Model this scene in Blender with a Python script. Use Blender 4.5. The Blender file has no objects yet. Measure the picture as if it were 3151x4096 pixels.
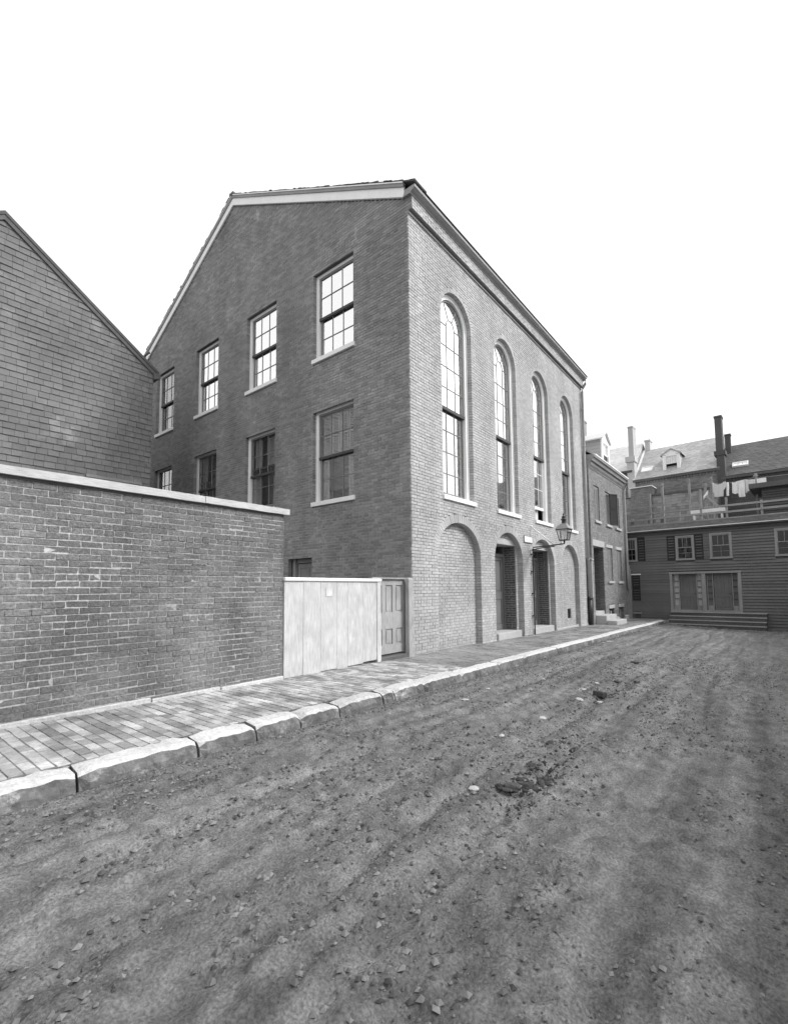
import bpy, bmesh, math, random
import numpy as np
from mathutils import Vector, Matrix
rnd = random.Random(7)
npr = np.random.RandomState(11)
SC = bpy.context.scene
COL = SC.collection
R = math.radians

# ------------------------------------------------------------------ camera
YAW, PIT, ROL, FPX = 0.9008, 0.0725, -0.0098, 1847.98
CAM = np.array([-7.8157, -5.9686, 1.4])
def cam_axes():
    F = np.array([math.sin(YAW), math.cos(YAW), 0.0]); Rt = np.array([math.cos(YAW), -math.sin(YAW), 0.0]); U = np.array([0, 0, 1.0])
    F, U = math.cos(PIT)*F + math.sin(PIT)*U, math.cos(PIT)*U - math.sin(PIT)*F
    Rt, U = math.cos(ROL)*Rt + math.sin(ROL)*U, math.cos(ROL)*U - math.sin(ROL)*Rt
    return Rt, U, F
RT, UP, FW = cam_axes()
cd = bpy.data.cameras.new('camera'); cam = bpy.data.objects.new('camera', cd); COL.objects.link(cam)
cd.sensor_fit = 'AUTO'; cd.sensor_width = 36.0; cd.lens = FPX/4096*36.0
cd.shift_x = -(1613.73-1575.5)/4096; cd.shift_y = (2221.42-2048)/4096
cd.clip_start = 0.05; cd.clip_end = 500
cam.matrix_world = Matrix(((RT[0], UP[0], -FW[0], CAM[0]), (RT[1], UP[1], -FW[1], CAM[1]), (RT[2], UP[2], -FW[2], CAM[2]), (0, 0, 0, 1)))
SC.camera = cam
def pix(P):                                   # size bookkeeping only: which bricks show largest
    d = np.asarray(P, float)-CAM; z = d@FW
    z = np.where(z > 0.05, z, 0.05)
    return 1613.73+FPX*(d@RT)/z, 2221.42-FPX*(d@UP)/z, z

# ------------------------------------------------------------------ light: bright overcast day, black-and-white plate
SUN_EL, SUN_AZ = 40.0, 152.0                  # compass-like: 0 = +Y, 90 = +X  -> from the street, slightly from the right
SUN_STR, SKY_STR, EXPO = 1.5, 0.12, 0.62
CLOUD = 5.2                                   # even overcast veil added to the clear-sky model
w = bpy.data.worlds.new('World'); SC.world = w; w.use_nodes = True
nt = w.node_tree; nt.nodes.clear()
sky = nt.nodes.new('ShaderNodeTexSky'); sky.sky_type = 'NISHITA'; sky.sun_disc = False
sky.sun_elevation = R(SUN_EL); sky.sun_rotation = R(SUN_AZ); sky.air_density = 1.6; sky.dust_density = 6.0; sky.ozone_density = 1.0
bw = nt.nodes.new('ShaderNodeRGBToBW'); bg = nt.nodes.new('ShaderNodeBackground'); wo = nt.nodes.new('ShaderNodeOutputWorld')
bg.inputs['Strength'].default_value = SKY_STR
nt.links.new(sky.outputs[0], bw.inputs[0]); veil = nt.nodes.new('ShaderNodeMath'); veil.operation = 'MULTIPLY_ADD'; veil.inputs[1].default_value = .5; veil.inputs[2].default_value = CLOUD
nt.links.new(bw.outputs[0], veil.inputs[0]); nt.links.new(veil.outputs[0], bg.inputs['Color']); nt.links.new(bg.outputs[0], wo.inputs[0])
sd = bpy.data.lights.new('sun', 'SUN'); sun = bpy.data.objects.new('sun', sd); COL.objects.link(sun)
sd.energy = SUN_STR; sd.angle = R(10); sd.color = (1, 1, 1)
sdir = Vector((math.sin(R(SUN_AZ))*math.cos(R(SUN_EL)), math.cos(R(SUN_AZ))*math.cos(R(SUN_EL)), math.sin(R(SUN_EL))))
sun.rotation_euler = sdir.to_track_quat('Z', 'Y').to_euler(); sun.location = (0, -10, 30)
vs = SC.view_settings; vs.view_transform = 'Standard'; vs.look = 'None'; vs.exposure = EXPO; vs.gamma = 1.0
try: vs.use_curve_mapping = False
except Exception: pass
SC.render.engine = 'CYCLES'

# ------------------------------------------------------------------ materials (all grey: the plate has no colour)
def mat(name, base, tint=0.0, stain=0.0, stain_scale=0.6, grain=0.0, grain_scale=30, stretch=(1, 1, 1), rough=0.85, bump=0.0, bump_scale=60, spec=0.3, metal=0.0, pale=0.0, pale_scale=2.0, gloss=False, streak=None):
    m = bpy.data.materials.new(name); m.use_nodes = True
    n = m.node_tree; L = n.links; b = n.nodes['Principled BSDF']
    b.inputs['Roughness'].default_value = rough; b.inputs['Specular IOR Level'].default_value = spec; b.inputs['Metallic'].default_value = metal
    geo = n.nodes.new('ShaderNodeNewGeometry')
    def math_(op, a, c, d=None):
        k = n.nodes.new('ShaderNodeMath'); k.operation = op
        for i, v in enumerate((a, c) if d is None else (a, c, d)):
            if isinstance(v, (int, float)): k.inputs[i].default_value = v
            else: L.new(v, k.inputs[i])
        return k.outputs[0]
    def noise(scale, detail=3, st=(1, 1, 1), ro=0.55):
        mp = n.nodes.new('ShaderNodeMapping'); mp.inputs['Scale'].default_value = st
        L.new(geo.outputs['Position'], mp.inputs['Vector'])
        t = n.nodes.new('ShaderNodeTexNoise'); t.inputs['Scale'].default_value = scale; t.inputs['Detail'].default_value = detail; t.inputs['Roughness'].default_value = ro
        L.new(mp.outputs[0], t.inputs['Vector']); return t.outputs['Fac']
    val = None
    def mul(x):
        nonlocal val
        val = x if val is None else math_('MULTIPLY', val, x)
    if tint:
        oi = n.nodes.new('ShaderNodeObjectInfo')
        f = math_('FRACT', math_('ADD', geo.outputs['Random Per Island'], oi.outputs['Random']), 0)
        mul(math_('MULTIPLY_ADD', f, 2*tint, 1-tint))
    if stain: mul(math_('MAXIMUM', math_('MULTIPLY_ADD', noise(stain_scale, 5), 4*stain, 1-2*stain), 0.25))
    if grain: mul(math_('MAXIMUM', math_('MULTIPLY_ADD', noise(grain_scale, 4, stretch), 4*grain, 1-2*grain), 0.15))
    if streak: mul(math_('MAXIMUM', math_('MULTIPLY_ADD', noise(streak[0], 4, streak[1]), 4*streak[2], 1-2*streak[2]), 0.2))
    if pale:
        p = n.nodes.new('ShaderNodeMapRange'); p.inputs['From Min'].default_value = .58; p.inputs['From Max'].default_value = .72
        L.new(noise(pale_scale, 6, ro=.65), p.inputs['Value'])
        mul(math_('MULTIPLY_ADD', p.outputs[0], pale, 1.0))
    rgb = n.nodes.new('ShaderNodeCombineColor')
    v2 = math_('MINIMUM', math_('MULTIPLY', val, base), 0.92) if val is not None else None
    for i in range(3):
        if v2 is None: rgb.inputs[i].default_value = base
        else: L.new(v2, rgb.inputs[i])
    L.new(rgb.outputs[0], b.inputs['Base Color'])
    if bump:
        bp = n.nodes.new('ShaderNodeBump'); bp.inputs['Strength'].default_value = bump; bp.inputs['Distance'].default_value = 0.02
        L.new(noise(bump_scale, 6, stretch, .65), bp.inputs['Height']); L.new(bp.outputs[0], b.inputs['Normal'])
    return m
def glass(name, refl, tintv=0.75):
    m = bpy.data.materials.new(name); m.use_nodes = True; n = m.node_tree; n.nodes.clear()
    o = n.nodes.new('ShaderNodeOutputMaterial'); mx = n.nodes.new('ShaderNodeMixShader')
    t = n.nodes.new('ShaderNodeBsdfTransparent'); t.inputs[0].default_value = (tintv, tintv, tintv, 1)
    g = n.nodes.new('ShaderNodeBsdfGlossy'); g.inputs['Roughness'].default_value = 0.015; g.inputs['Color'].default_value = (.95, .95, .95, 1)
    geo = n.nodes.new('ShaderNodeNewGeometry'); ns = n.nodes.new('ShaderNodeTexNoise'); ns.inputs['Scale'].default_value = 2.5
    n.links.new(geo.outputs['Position'], ns.inputs['Vector'])
    bp = n.nodes.new('ShaderNodeBump'); bp.inputs['Strength'].default_value = .04; bp.inputs['Distance'].default_value = .05
    n.links.new(ns.outputs['Fac'], bp.inputs['Height']); n.links.new(bp.outputs[0], g.inputs['Normal'])
    mx.inputs[0].default_value = refl
    n.links.new(t.outputs[0], mx.inputs[1]); n.links.new(g.outputs[0], mx.inputs[2]); n.links.new(mx.outputs[0], o.inputs[0])
    return m
M = dict(
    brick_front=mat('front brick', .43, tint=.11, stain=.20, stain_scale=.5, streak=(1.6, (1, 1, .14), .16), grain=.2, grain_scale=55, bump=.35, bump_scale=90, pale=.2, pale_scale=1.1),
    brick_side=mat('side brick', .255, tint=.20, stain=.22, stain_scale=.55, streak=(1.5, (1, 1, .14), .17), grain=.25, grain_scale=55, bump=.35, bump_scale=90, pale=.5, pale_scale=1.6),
    brick_yard=mat('yard wall brick', .175, tint=.13, stain=.4, stain_scale=.8, streak=(2, (1, 1, .2), .25), grain=.4, grain_scale=30, bump=.8, bump_scale=50, pale=.35, pale_scale=2.2),
    mortar_yard=mat('yard mortar', .37, stain=.4, stain_scale=.9, grain=.4, grain_scale=30),
    brick_far=mat('far brick', .24, tint=.22, stain=.15, stain_scale=.7, grain=.1, grain_scale=40),
    brick_recess_shade=mat('shade-toned doorway brick', .12, tint=.2, stain=.2, grain=.2),  # same brick as outside, with the recess shade put into its colour
    gate_paint=mat('grey gate boards', .37, tint=.05, stain=.2, stain_scale=2, grain=.25, grain_scale=10, stretch=(4, 4, .6)),
    brick_dark=mat('sooty brick', .085, tint=.2, stain=.2, grain=.1),
    mortar_front=mat('front mortar', .31, stain=.2, grain=.2, grain_scale=40),
    mortar=mat('mortar', .26, stain=.2, grain=.2, grain_scale=40),
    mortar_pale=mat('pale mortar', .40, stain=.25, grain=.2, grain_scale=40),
    mortar_dark=mat('dark mortar', .12, stain=.2),
    white=mat('white paint', .86, stain=.06, stain_scale=2, grain=.06, grain_scale=25, rough=.6, bump=.1),
    sash=mat('shade-grey sash', .22, stain=.1, rough=.6),  # bars look dark by backlight; that shade is put into this tone
    sash_dark=mat('dark sash paint', .07, stain=.1, rough=.6),
    blind=mat('blind paint', .8, stain=.08, rough=.7),
    blind_dark=mat('dark shutter paint', .035, stain=.15, rough=.7),
    blind_grey=mat('grey shutter paint', .24, stain=.1, rough=.7),
    fence=mat('weathered pale boards', .54, tint=.05, stain=.16, stain_scale=2.6, grain=.22, grain_scale=9, stretch=(5, 5, .5), rough=.8, bump=.25, bump_scale=20, pale=.15, pale_scale=3),
    coping=mat('wall coping wood', .52, stain=.1, stain_scale=2, grain=.2, grain_scale=14, stretch=(.6, 5, 5), bump=.3, bump_scale=20),
    wood_grey=mat('grey old wood', .30, tint=.12, stain=.18, stain_scale=1.5, grain=.22, grain_scale=10, stretch=(4, 4, .6), bump=.3, bump_scale=25),
    wood_dark=mat('dark old wood', .11, tint=.15, stain=.2, grain=.2, grain_scale=12),
    door=mat('grey door paint', .17, stain=.15, stain_scale=1.5, grain=.12, grain_scale=14, stretch=(4, 4, .6)),
    clap=mat('weathered clapboard', .16, tint=.14, stain=.15, stain_scale=.8, grain=.1, grain_scale=12, stretch=(3, .7, 4), bump=.2),
    clap_pale=mat('painted clapboard', .42, tint=.08, stain=.08, grain=.06),
    trim_old=mat('old trim paint', .30, stain=.15, stain_scale=1.5, grain=.12),
    shingle=mat('wall slate', .175, tint=.10, stain=.25, stain_scale=.7, grain=.12, grain_scale=22, bump=.25, bump_scale=40, rough=.8, pale=.5, pale_scale=1.7),
    wing_slate=mat('wing slate', .27, tint=.25, stain=.15, grain=.1),
    brick_pale=mat('flare-pale brick', .50, tint=.1, stain=.1),  # flare over the far chimneys put into the brick colour
    slate_pale=mat('pale roof slate', .44, tint=.14, stain=.12, grain=.1, grain_scale=12, rough=.6),  # light slate, paled further with lens flare put into the colour
    slate_white=mat('flare-pale roof slate', .66, tint=.08, stain=.06, rough=.5),  # lens flare over the far roofs put into the slate colour
    slate_dark=mat('dark roof slate', .14, tint=.15, stain=.12, rough=.7),
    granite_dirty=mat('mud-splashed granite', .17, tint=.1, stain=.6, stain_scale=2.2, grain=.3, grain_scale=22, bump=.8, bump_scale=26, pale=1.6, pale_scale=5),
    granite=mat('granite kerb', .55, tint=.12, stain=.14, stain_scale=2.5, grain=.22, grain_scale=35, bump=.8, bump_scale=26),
    stone=mat('sandstone', .45, stain=.12, stain_scale=2, grain=.1, bump=.3),
    paver=mat('paving brick', .36, tint=.36, stain=.55, stain_scale=2.6, grain=.2, grain_scale=30, bump=.5, bump_scale=50, pale=.35, pale_scale=1.5),
    pave_dirt=mat('trodden pavement', .22, stain=.45, stain_scale=.9, grain=.2, grain_scale=10, bump=.5, bump_scale=14, pale=.5, pale_scale=1.2),
    dirt=mat('street dirt', .165, stain=.40, stain_scale=7, grain=.5, grain_scale=75, stretch=(1, 1, 1), bump=1.0, bump_scale=36, rough=.95, spec=.1, streak=(2.8, (.14, 1.8, 1), .42)),
    clod=mat('dark clod', .075, tint=.35, grain=.2, bump=.8, bump_scale=40, rough=1, spec=.1),
    pebble=mat('pebbles', .16, tint=.6, grain=.15, rough=.95, spec=.1),
    iron=mat('black iron', .03, stain=.1, rough=.5, spec=.5),
    iron_grey=mat('galvanised pipe', .36, stain=.15, stain_scale=3, rough=.5, spec=.5),
    tin=mat('tin lamp roof', .35, stain=.15, stain_scale=6, rough=.35, metal=.8),
    notice=mat('faded notice', .64, rough=.9, stain=.2, stain_scale=9), paper=mat('white paper', .8, rough=.9, stain=.05),
    cloth=mat('white cloth', .85, stain=.08, stain_scale=3, rough=.95), cloth_grey=mat('grey cloth', .66, stain=.1, rough=.95),
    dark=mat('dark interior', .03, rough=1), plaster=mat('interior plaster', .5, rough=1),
    reflection_grey=mat('grey reflection sheet', .38, stain=.3, stain_scale=3, rough=1), curtain_or_backing=mat('curtain_or_backing', .5, rough=1),  # the grey one carries the lower panes' reflection in its colour
    glass=glass('old window glass', .85), glass_low=glass('window glass', .25, .92), glass_far=glass('far window glass', .03, .6), glass_lamp=glass('lamp glass', .3, .9),
)

# ------------------------------------------------------------------ building helpers
class Fr:                                     # a wall frame: s along the wall, z up, d outwards
    def __init__(self, O, u, n):
        self.O = np.array(O, float); self.u = np.array(u, float); self.n = np.array(n, float); self.k = np.array([0, 0, 1.0])
    def p(self, s, z, d=0.0): return tuple(self.O + self.u*s + self.n*d + self.k*z)
WORLD = Fr((0, 0, 0), (1, 0, 0), (0, 1, 0))
BOXF = [(0, 1, 2, 3), (7, 6, 5, 4), (0, 4, 5, 1), (1, 5, 6, 2), (2, 6, 7, 3), (3, 7, 4, 0)]
class MB:
    def __init__(self): self.v = []; self.f = []; self.sm = []
    def add(self, vs, fs, smooth=False):
        o = len(self.v); self.v += [tuple(q) for q in vs]; self.f += [tuple(i+o for i in f) for f in fs]; self.sm += [smooth]*len(fs)
        return self
    def box(self, fr, s0, s1, z0, z1, d0, d1):
        return self.add([fr.p(s0, z0, d0), fr.p(s1, z0, d0), fr.p(s1, z1, d0), fr.p(s0, z1, d0), fr.p(s0, z0, d1), fr.p(s1, z0, d1), fr.p(s1, z1, d1), fr.p(s0, z1, d1)], BOXF)
    def wb(self, x0, x1, y0, y1, z0, z1): return self.box(WORLD, x0, x1, z0, z1, y0, y1)
    def hexa(self, c): return self.add(c, BOXF)
    def prism(self, fr, pts, d0, d1):          # polygon of (s,z), extruded over d
        n = len(pts); vs = [fr.p(s, z, d0) for s, z in pts]+[fr.p(s, z, d1) for s, z in pts]
        fs = [tuple(range(n)), tuple(range(2*n-1, n-1, -1))]+[(i, (i+1) % n, (i+1) % n+n, i+n) for i in range(n)]
        return self.add(vs, fs)
    def ring(self, fr, po, pi, d0, d1):        # band between two open paths of (s,z)
        n = len(po)
        vs = [fr.p(s, z, d1) for s, z in po]+[fr.p(s, z, d1) for s, z in pi]+[fr.p(s, z, d0) for s, z in po]+[fr.p(s, z, d0) for s, z in pi]
        fs = []
        for i in range(n-1):
            fs += [(i, i+1, n+i+1, n+i), (2*n+i, 3*n+i, 3*n+i+1, 2*n+i+1), (n+i, n+i+1, 3*n+i+1, 3*n+i), (i, 2*n+i, 2*n+i+1, i+1)]
        fs += [(0, n, 3*n, 2*n), (n-1, 3*n-1, 4*n-1, 2*n-1)]
        return self.add(vs, fs)
    def tube(self, pts, r, seg=8, caps=True, smooth=True):
        pts = [Vector(p) for p in pts]; rs = r if isinstance(r, (list, tuple)) else [r]*len(pts)
        vs = []
        for i, p in enumerate(pts):
            t = (pts[min(i+1, len(pts)-1)]-pts[max(i-1, 0)]).normalized()
            a = t.orthogonal().normalized() if abs(t.z) > .99 else t.cross(Vector((0, 0, 1))).normalized()
            b = t.cross(a).normalized()
            for k in range(seg):
                q = 2*math.pi*k/seg; vs.append(p+(a*math.cos(q)+b*math.sin(q))*rs[i])
        fs = [(i*seg+k, i*seg+(k+1) % seg, (i+1)*seg+(k+1) % seg, (i+1)*seg+k) for i in range(len(pts)-1) for k in range(seg)]
        self.add(vs, fs, smooth)
        if caps:
            o = len(self.v)-len(vs); self.f += [tuple(o+k for k in range(seg)), tuple(o+(len(pts)-1)*seg+k for k in range(seg))]; self.sm += [False, False]
        return self
    def lathe(self, c, prof, seg=16, smooth=True):
        vs = [(c[0]+r*math.cos(2*math.pi*k/seg), c[1]+r*math.sin(2*math.pi*k/seg), c[2]+z) for r, z in prof for k in range(seg)]
        fs = [(i*seg+k, i*seg+(k+1) % seg, (i+1)*seg+(k+1) % seg, (i+1)*seg+k) for i in range(len(prof)-1) for k in range(seg)]
        return self.add(vs, fs, smooth)
    def frustum(self, c, prof, smooth=False, rot=0.0):    # square section lathe: prof of (half width, z)
        vs = []
        for h, z in prof:
            for k in range(4):
                a = math.pi/4+k*math.pi/2+rot; vs.append((c[0]+h*1.41421*math.cos(a), c[1]+h*1.41421*math.sin(a), c[2]+z))
        fs = [(i*4+k, i*4+(k+1) % 4, (i+1)*4+(k+1) % 4, (i+1)*4+k) for i in range(len(prof)-1) for k in range(4)]
        fs += [(3, 2, 1, 0), tuple((len(prof)-1)*4+k for k in range(4))]
        return self.add(vs, fs, smooth)
    def mesh(self, name, m, bevel=0.0):
        me = bpy.data.meshes.new(name); me.from_pydata(self.v, [], self.f)
        bm = bmesh.new(); bm.from_mesh(me)
        if bevel: bmesh.ops.bevel(bm, geom=list(bm.edges), offset=bevel, segments=1, affect='EDGES', clamp_overlap=True)
        bmesh.ops.recalc_face_normals(bm, faces=bm.faces); bm.to_mesh(me); bm.free()
        me.polygons.foreach_set('use_smooth', self.sm if not bevel else [False]*len(me.polygons))
        me.materials.append(M[m] if isinstance(m, str) else m); me.update()
        return me
    def build(self, name, m, parent=None, kind=None, label=None, bevel=0.0):
        return link(name, self.mesh(name, m, bevel), parent, kind, label)
def link(name, me, parent=None, kind=None, label=None, loc=None, mtx=None):
    o = bpy.data.objects.new(name, me); COL.objects.link(o)
    if mtx is not None: o.matrix_world = mtx
    elif loc is not None: o.location = loc
    if parent is not None: adopt(o, parent)
    if kind: o['kind'] = kind
    if label: o['label'] = label
    return o
def adopt(o, parent):
    o.parent = parent; o.matrix_parent_inverse = INV.get(parent.name, Matrix.Identity(4))
INV = {}
def thing(name, label, cat, loc, group=None):
    o = bpy.data.objects.new(name, None); o.empty_display_size = .3; COL.objects.link(o); o.location = loc
    INV[o.name] = Matrix.Translation(Vector(loc)).inverted()
    return tag(o, label, cat, group)
def tag(o, label, cat, group=None):
    o['label'] = label; o['category'] = cat
    if group: o['group'] = group
    return o
def free(name, me, label, cat, group=None, loc=None, mtx=None): return tag(link(name, me, loc=loc, mtx=mtx), label, cat, group)
def struct(name, label=None):
    o = bpy.data.objects.new(name, None); COL.objects.link(o); o['kind'] = 'structure'
    if label: o['label'] = label
    return o

def zg(x): return -.012*x                     # the lane falls gently away from the camera

def sub(iv, a, b):
    out = []
    for s0, s1 in iv:
        if b <= s0 or a >= s1: out.append((s0, s1)); continue
        if a > s0: out.append((s0, a))
        if b < s1: out.append((b, s1))
    return [q for q in out if q[1]-q[0] > .02]

BRF = np.array([(4, 5, 6, 7), (0, 1, 5, 4), (1, 2, 6, 5), (2, 3, 7, 6), (3, 0, 4, 7)])
def np_mesh(name, V, Fc, m):
    me = bpy.data.meshes.new(name); V = np.asarray(V, np.float32); Fc = np.asarray(Fc, np.int32)
    me.vertices.add(len(V)); me.vertices.foreach_set('co', V.ravel())
    me.loops.add(Fc.size); me.loops.foreach_set('vertex_index', Fc.ravel())
    me.polygons.add(len(Fc)); me.polygons.foreach_set('loop_start', np.arange(0, Fc.size, Fc.shape[1], dtype=np.int32))
    me.update(calc_edges=True); me.validate(); me.polygons.foreach_set('use_smooth', np.zeros(len(me.polygons), bool))
    me.materials.append(M[m] if isinstance(m, str) else m)
    return me
def pieces(fr, L, m, parent, single_name, stuff_name, n_single, label=None, proud=.003, wob=.003, flip=False):
    """L: list of (s0,s1,z0,z1,d,depth,inset). The n largest in view become objects, the rest one stuff mesh."""
    A = np.array(L, float)
    if not len(A): return
    N = len(A)
    s0, s1, z0, z1, d, dep, ins = A.T
    d = d + npr.uniform(-proud, proud, N)
    # eight corners: 4 back, 4 front (front slightly smaller and uneven)
    def corner(s, z, dd): return fr.O+np.outer(s, fr.u)+np.outer(dd, fr.n)+np.outer(z, fr.k)
    j = lambda: npr.uniform(-wob, wob, N)
    V = np.stack([corner(s0, z0, d-dep), corner(s1, z0, d-dep), corner(s1, z1, d-dep), corner(s0, z1, d-dep),
                  corner(s0+ins+j(), z0+ins+j(), d+j()*.6), corner(s1-ins+j(), z0+ins+j(), d+j()*.6), corner(s1-ins+j(), z1-ins+j(), d+j()*.6), corner(s0+ins+j(), z1-ins+j(), d+j()*.6)], 1)
    cen = V[:, 4:].mean(1); x, y, zz = pix(cen)
    size = (s1-s0)*(z1-z0)/zz**2*np.abs(((CAM-cen)@fr.n)/np.linalg.norm(CAM-cen, axis=1))
    inside = ((x-1641)**2+(y-1876)**2 < 1380**2) & (((CAM-cen)@fr.n) > 0)
    med = np.median(s1-s0)
    okp = inside & (dep < .15) & ((s1-s0) > .7*med)
    order = np.argsort(-np.where(okp, size, 0))
    pick = [i for i in order[:n_single] if okp[i]]
    mask = np.ones(N, bool); mask[pick] = False
    F = BRF if np.linalg.det(np.stack([fr.u, fr.n, fr.k])) < 0 else BRF[:, ::-1]
    if mask.any():
        Vs = V[mask].reshape(-1, 3); Fs = (np.arange(mask.sum())[:, None, None]*8+F[None]).reshape(-1, 4)
        link(stuff_name, np_mesh(stuff_name, Vs, Fs, m), parent, 'stuff')
    if pick:                                   # a few uneven master meshes shared by all single pieces
        masters = []
        full = [i for i in pick if abs((s1[i]-s0[i])/np.median(s1[pick]-s0[pick])-1) < .06] or pick
        for q in range(8):
            i = full[q*len(full)//8]
            c = cen[i]; masters.append((np_mesh(single_name, V[i]-c, F, m), s1[i]-s0[i], z1[i]-z0[i]))
        B = Matrix(((fr.u[0], fr.n[0], fr.k[0]), (fr.u[1], fr.n[1], fr.k[1]), (fr.u[2], fr.n[2], fr.k[2])))
        for i in pick:
            me, ws, hs = masters[rnd.randrange(len(masters))]
            S = B @ Matrix.Diagonal(((s1[i]-s0[i])/ws, 1, (z1[i]-z0[i])/hs)) @ B.inverted()
            link(single_name, me, parent, mtx=Matrix.Translation(Vector(cen[i])) @ S.to_4x4())

def brick_courses(ext, z0, z1, ops, ch=.0715, bl=.212, joint=.010, d=0.0, dep=.035, rd=.2, wander=.0):
    """running bond. ext(z) -> [(a,b)] ; ops: list of functions z -> (a,b,reveal) or None. Returns bricks and mortar strips."""
    out = []; mort = []
    n = int(math.ceil((z1-z0)/ch-1e-6))
    for c in range(n):
        za = z0+c*ch; zb = min(za+ch, z1); zm = (za+zb)/2
        iv = list(ext(zm)); edges = set()
        for f in ops:
            q = f(zm)
            if q: iv = sub(iv, q[0], q[1]); edges.add(round(q[0], 4)); edges.add(round(q[1], 4))
        off = (c % 2)*bl/2 + (rnd.uniform(-.02, .02))
        header = (c % 7 == 6)
        L = bl/2 if header else bl
        for a, b in iv:
            mort.append((a, b, za, zb))
            s = math.floor((a-off)/L)*L+off
            cuts = [a]
            s += L
            while s < b-.03:
                if s > a+.03: cuts.append(s)
                s += L
            cuts.append(b)
            for i in range(len(cuts)-1):
                p, q = cuts[i], cuts[i+1]
                deep = dep
                if (i == 0 and round(a, 4) in edges) or (i == len(cuts)-2 and round(b, 4) in edges): deep = rd
                pa = p+(joint*.33 if i > 0 else 0); qa = q-(joint*.33 if i < len(cuts)-2 else 0)
                out.append((pa, qa, za+joint/2, zb-joint/2, d, deep, .0025))
    return out, mort
def mortar_mesh(fr, strips, m, parent, d=-.009, name='wall', extra=None):
    mb = MB()
    for a, b, za, zb in strips: mb.add([fr.p(a, za, d), fr.p(b, za, d), fr.p(b, zb, d), fr.p(a, zb, d)], [(0, 1, 2, 3)])
    if extra: extra(mb)
    return mb.build(name, m, parent)
def rect_op(a, b, z0, z1): return lambda z: (a, b) if z0 <= z <= z1 else None
def arch_half(z, zs, a, b):                    # half width of an elliptical-headed opening at height z
    if z <= zs: return a
    t = (z-zs)/b
    return a*math.sqrt(1-t*t) if t < 1 else None
def arch_op(c, z0, zs, a, b):
    def f(z):
        if z < z0: return None
        h = arch_half(z, zs, a, b)
        return (c-h, c+h) if h else None
    return f
def arch_path(c, z0, zs, a, b, n=22):
    return [(c-a, z0)]+[(c+a*math.cos(t), zs+b*math.sin(t)) for t in np.linspace(math.pi, 0, n)]+[(c+a, z0)]
def voussoirs(fr, c, zs, a, b, w, d, rd, n):
    """wedge bricks round an arch head"""
    out = MB(); th = np.linspace(0, math.pi, n+1)
    for i in range(n):
        g = .06*(th[1]-th[0]); t0, t1 = th[i]+g, th[i+1]-g; e = rnd.uniform(-.002, .003)
        pts = [(c+a*math.cos(t0), zs+b*math.sin(t0)), (c+(a+w)*math.cos(t0), zs+(b+w)*math.sin(t0)), (c+(a+w)*math.cos(t1), zs+(b+w)*math.sin(t1)), (c+a*math.cos(t1), zs+b*math.sin(t1))]
        out.prism(fr, pts, d-rd, d+e)
    return out

# sash window in a wall frame -------------------------------------------------
def sash_parts(win, fr, s0, s1, z0, z1, cols, rows, d, m_sash='sash', m_glass='glass', stile=.045, munt=.018, rail=.05, th=.035, munt_m=None):
    mb = MB()
    mb.box(fr, s0, s0+stile, z0, z1, d-th, d).box(fr, s1-stile, s1, z0, z1, d-th, d)
    mb.box(fr, s0+stile, s1-stile, z0, z0+rail, d-th, d-.001).box(fr, s0+stile, s1-stile, z1-rail, z1, d-th, d-.001)
    a, b, c, e = s0+stile, s1-stile, z0+rail, z1-rail
    pw = (b-a)/cols; ph = (e-c)/rows
    for i in range(1, cols): mb.box(fr, a+i*pw-munt/2, a+i*pw+munt/2, c, e, d-th+.006, d-.006)
    for k in range(1, rows): mb.box(fr, a, b, c+k*ph-munt/2, c+k*ph+munt/2, d-th+.008, d-.004)
    mb.build('sash', m_sash, win)
    g = MB().box(fr, 0, pw, 0, ph, d-.022, d-.018); O = fr.p(0, 0, 0)
    me = MB().add([np.array(q)-np.array(O) for q in g.v], g.f).mesh('pane', m_glass)
    for i in range(cols):
        for k in range(rows):
            p = fr.p(a+i*pw, c+k*ph, 0)
            link('pane', me, win, loc=p)
def louvre(fr, s0, s1, z0, z1, d, parent, m='blind', pitch=.045, name='blind', st=.05, label=None, mids=1, tilt=.018):
    mb = MB(); th = .03
    if m == 'blind_dark': mb.box(fr, s0+.01, s1-.01, z0+.01, z1-.01, d-th-.004, d-th+.002)
    mb.box(fr, s0, s0+st, z0, z1, d-th, d).box(fr, s1-st, s1, z0, z1, d-th, d)
    zs = [z0]+[z0+(z1-z0)*(i+1)/(mids+1) for i in range(mids)]+[z1]
    for i, z in enumerate(zs):
        lo, hi = (z, z+st) if i == 0 else ((z-st, z) if i == len(zs)-1 else (z-st/2, z+st/2))
        mb.box(fr, s0+st, s1-st, lo, hi, d-th, d-.001)
    z = z0+st+pitch/2
    while z < z1-st:
        if all(abs(z-q) > st/2+.012 for q in zs[1:-1]):
            a, b = s0+st, s1-st
            mb.add([fr.p(a, z+tilt, d-.024), fr.p(b, z+tilt, d-.024), fr.p(b, z-tilt, d-.004), fr.p(a, z-tilt, d-.004),
                    fr.p(a, z+tilt+.006, d-.024), fr.p(b, z+tilt+.006, d-.024), fr.p(b, z-tilt+.006, d-.004), fr.p(a, z-tilt+.006, d-.004)], BOXF)
        z += pitch
    return mb.build(name, m, parent, label=label)
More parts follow.
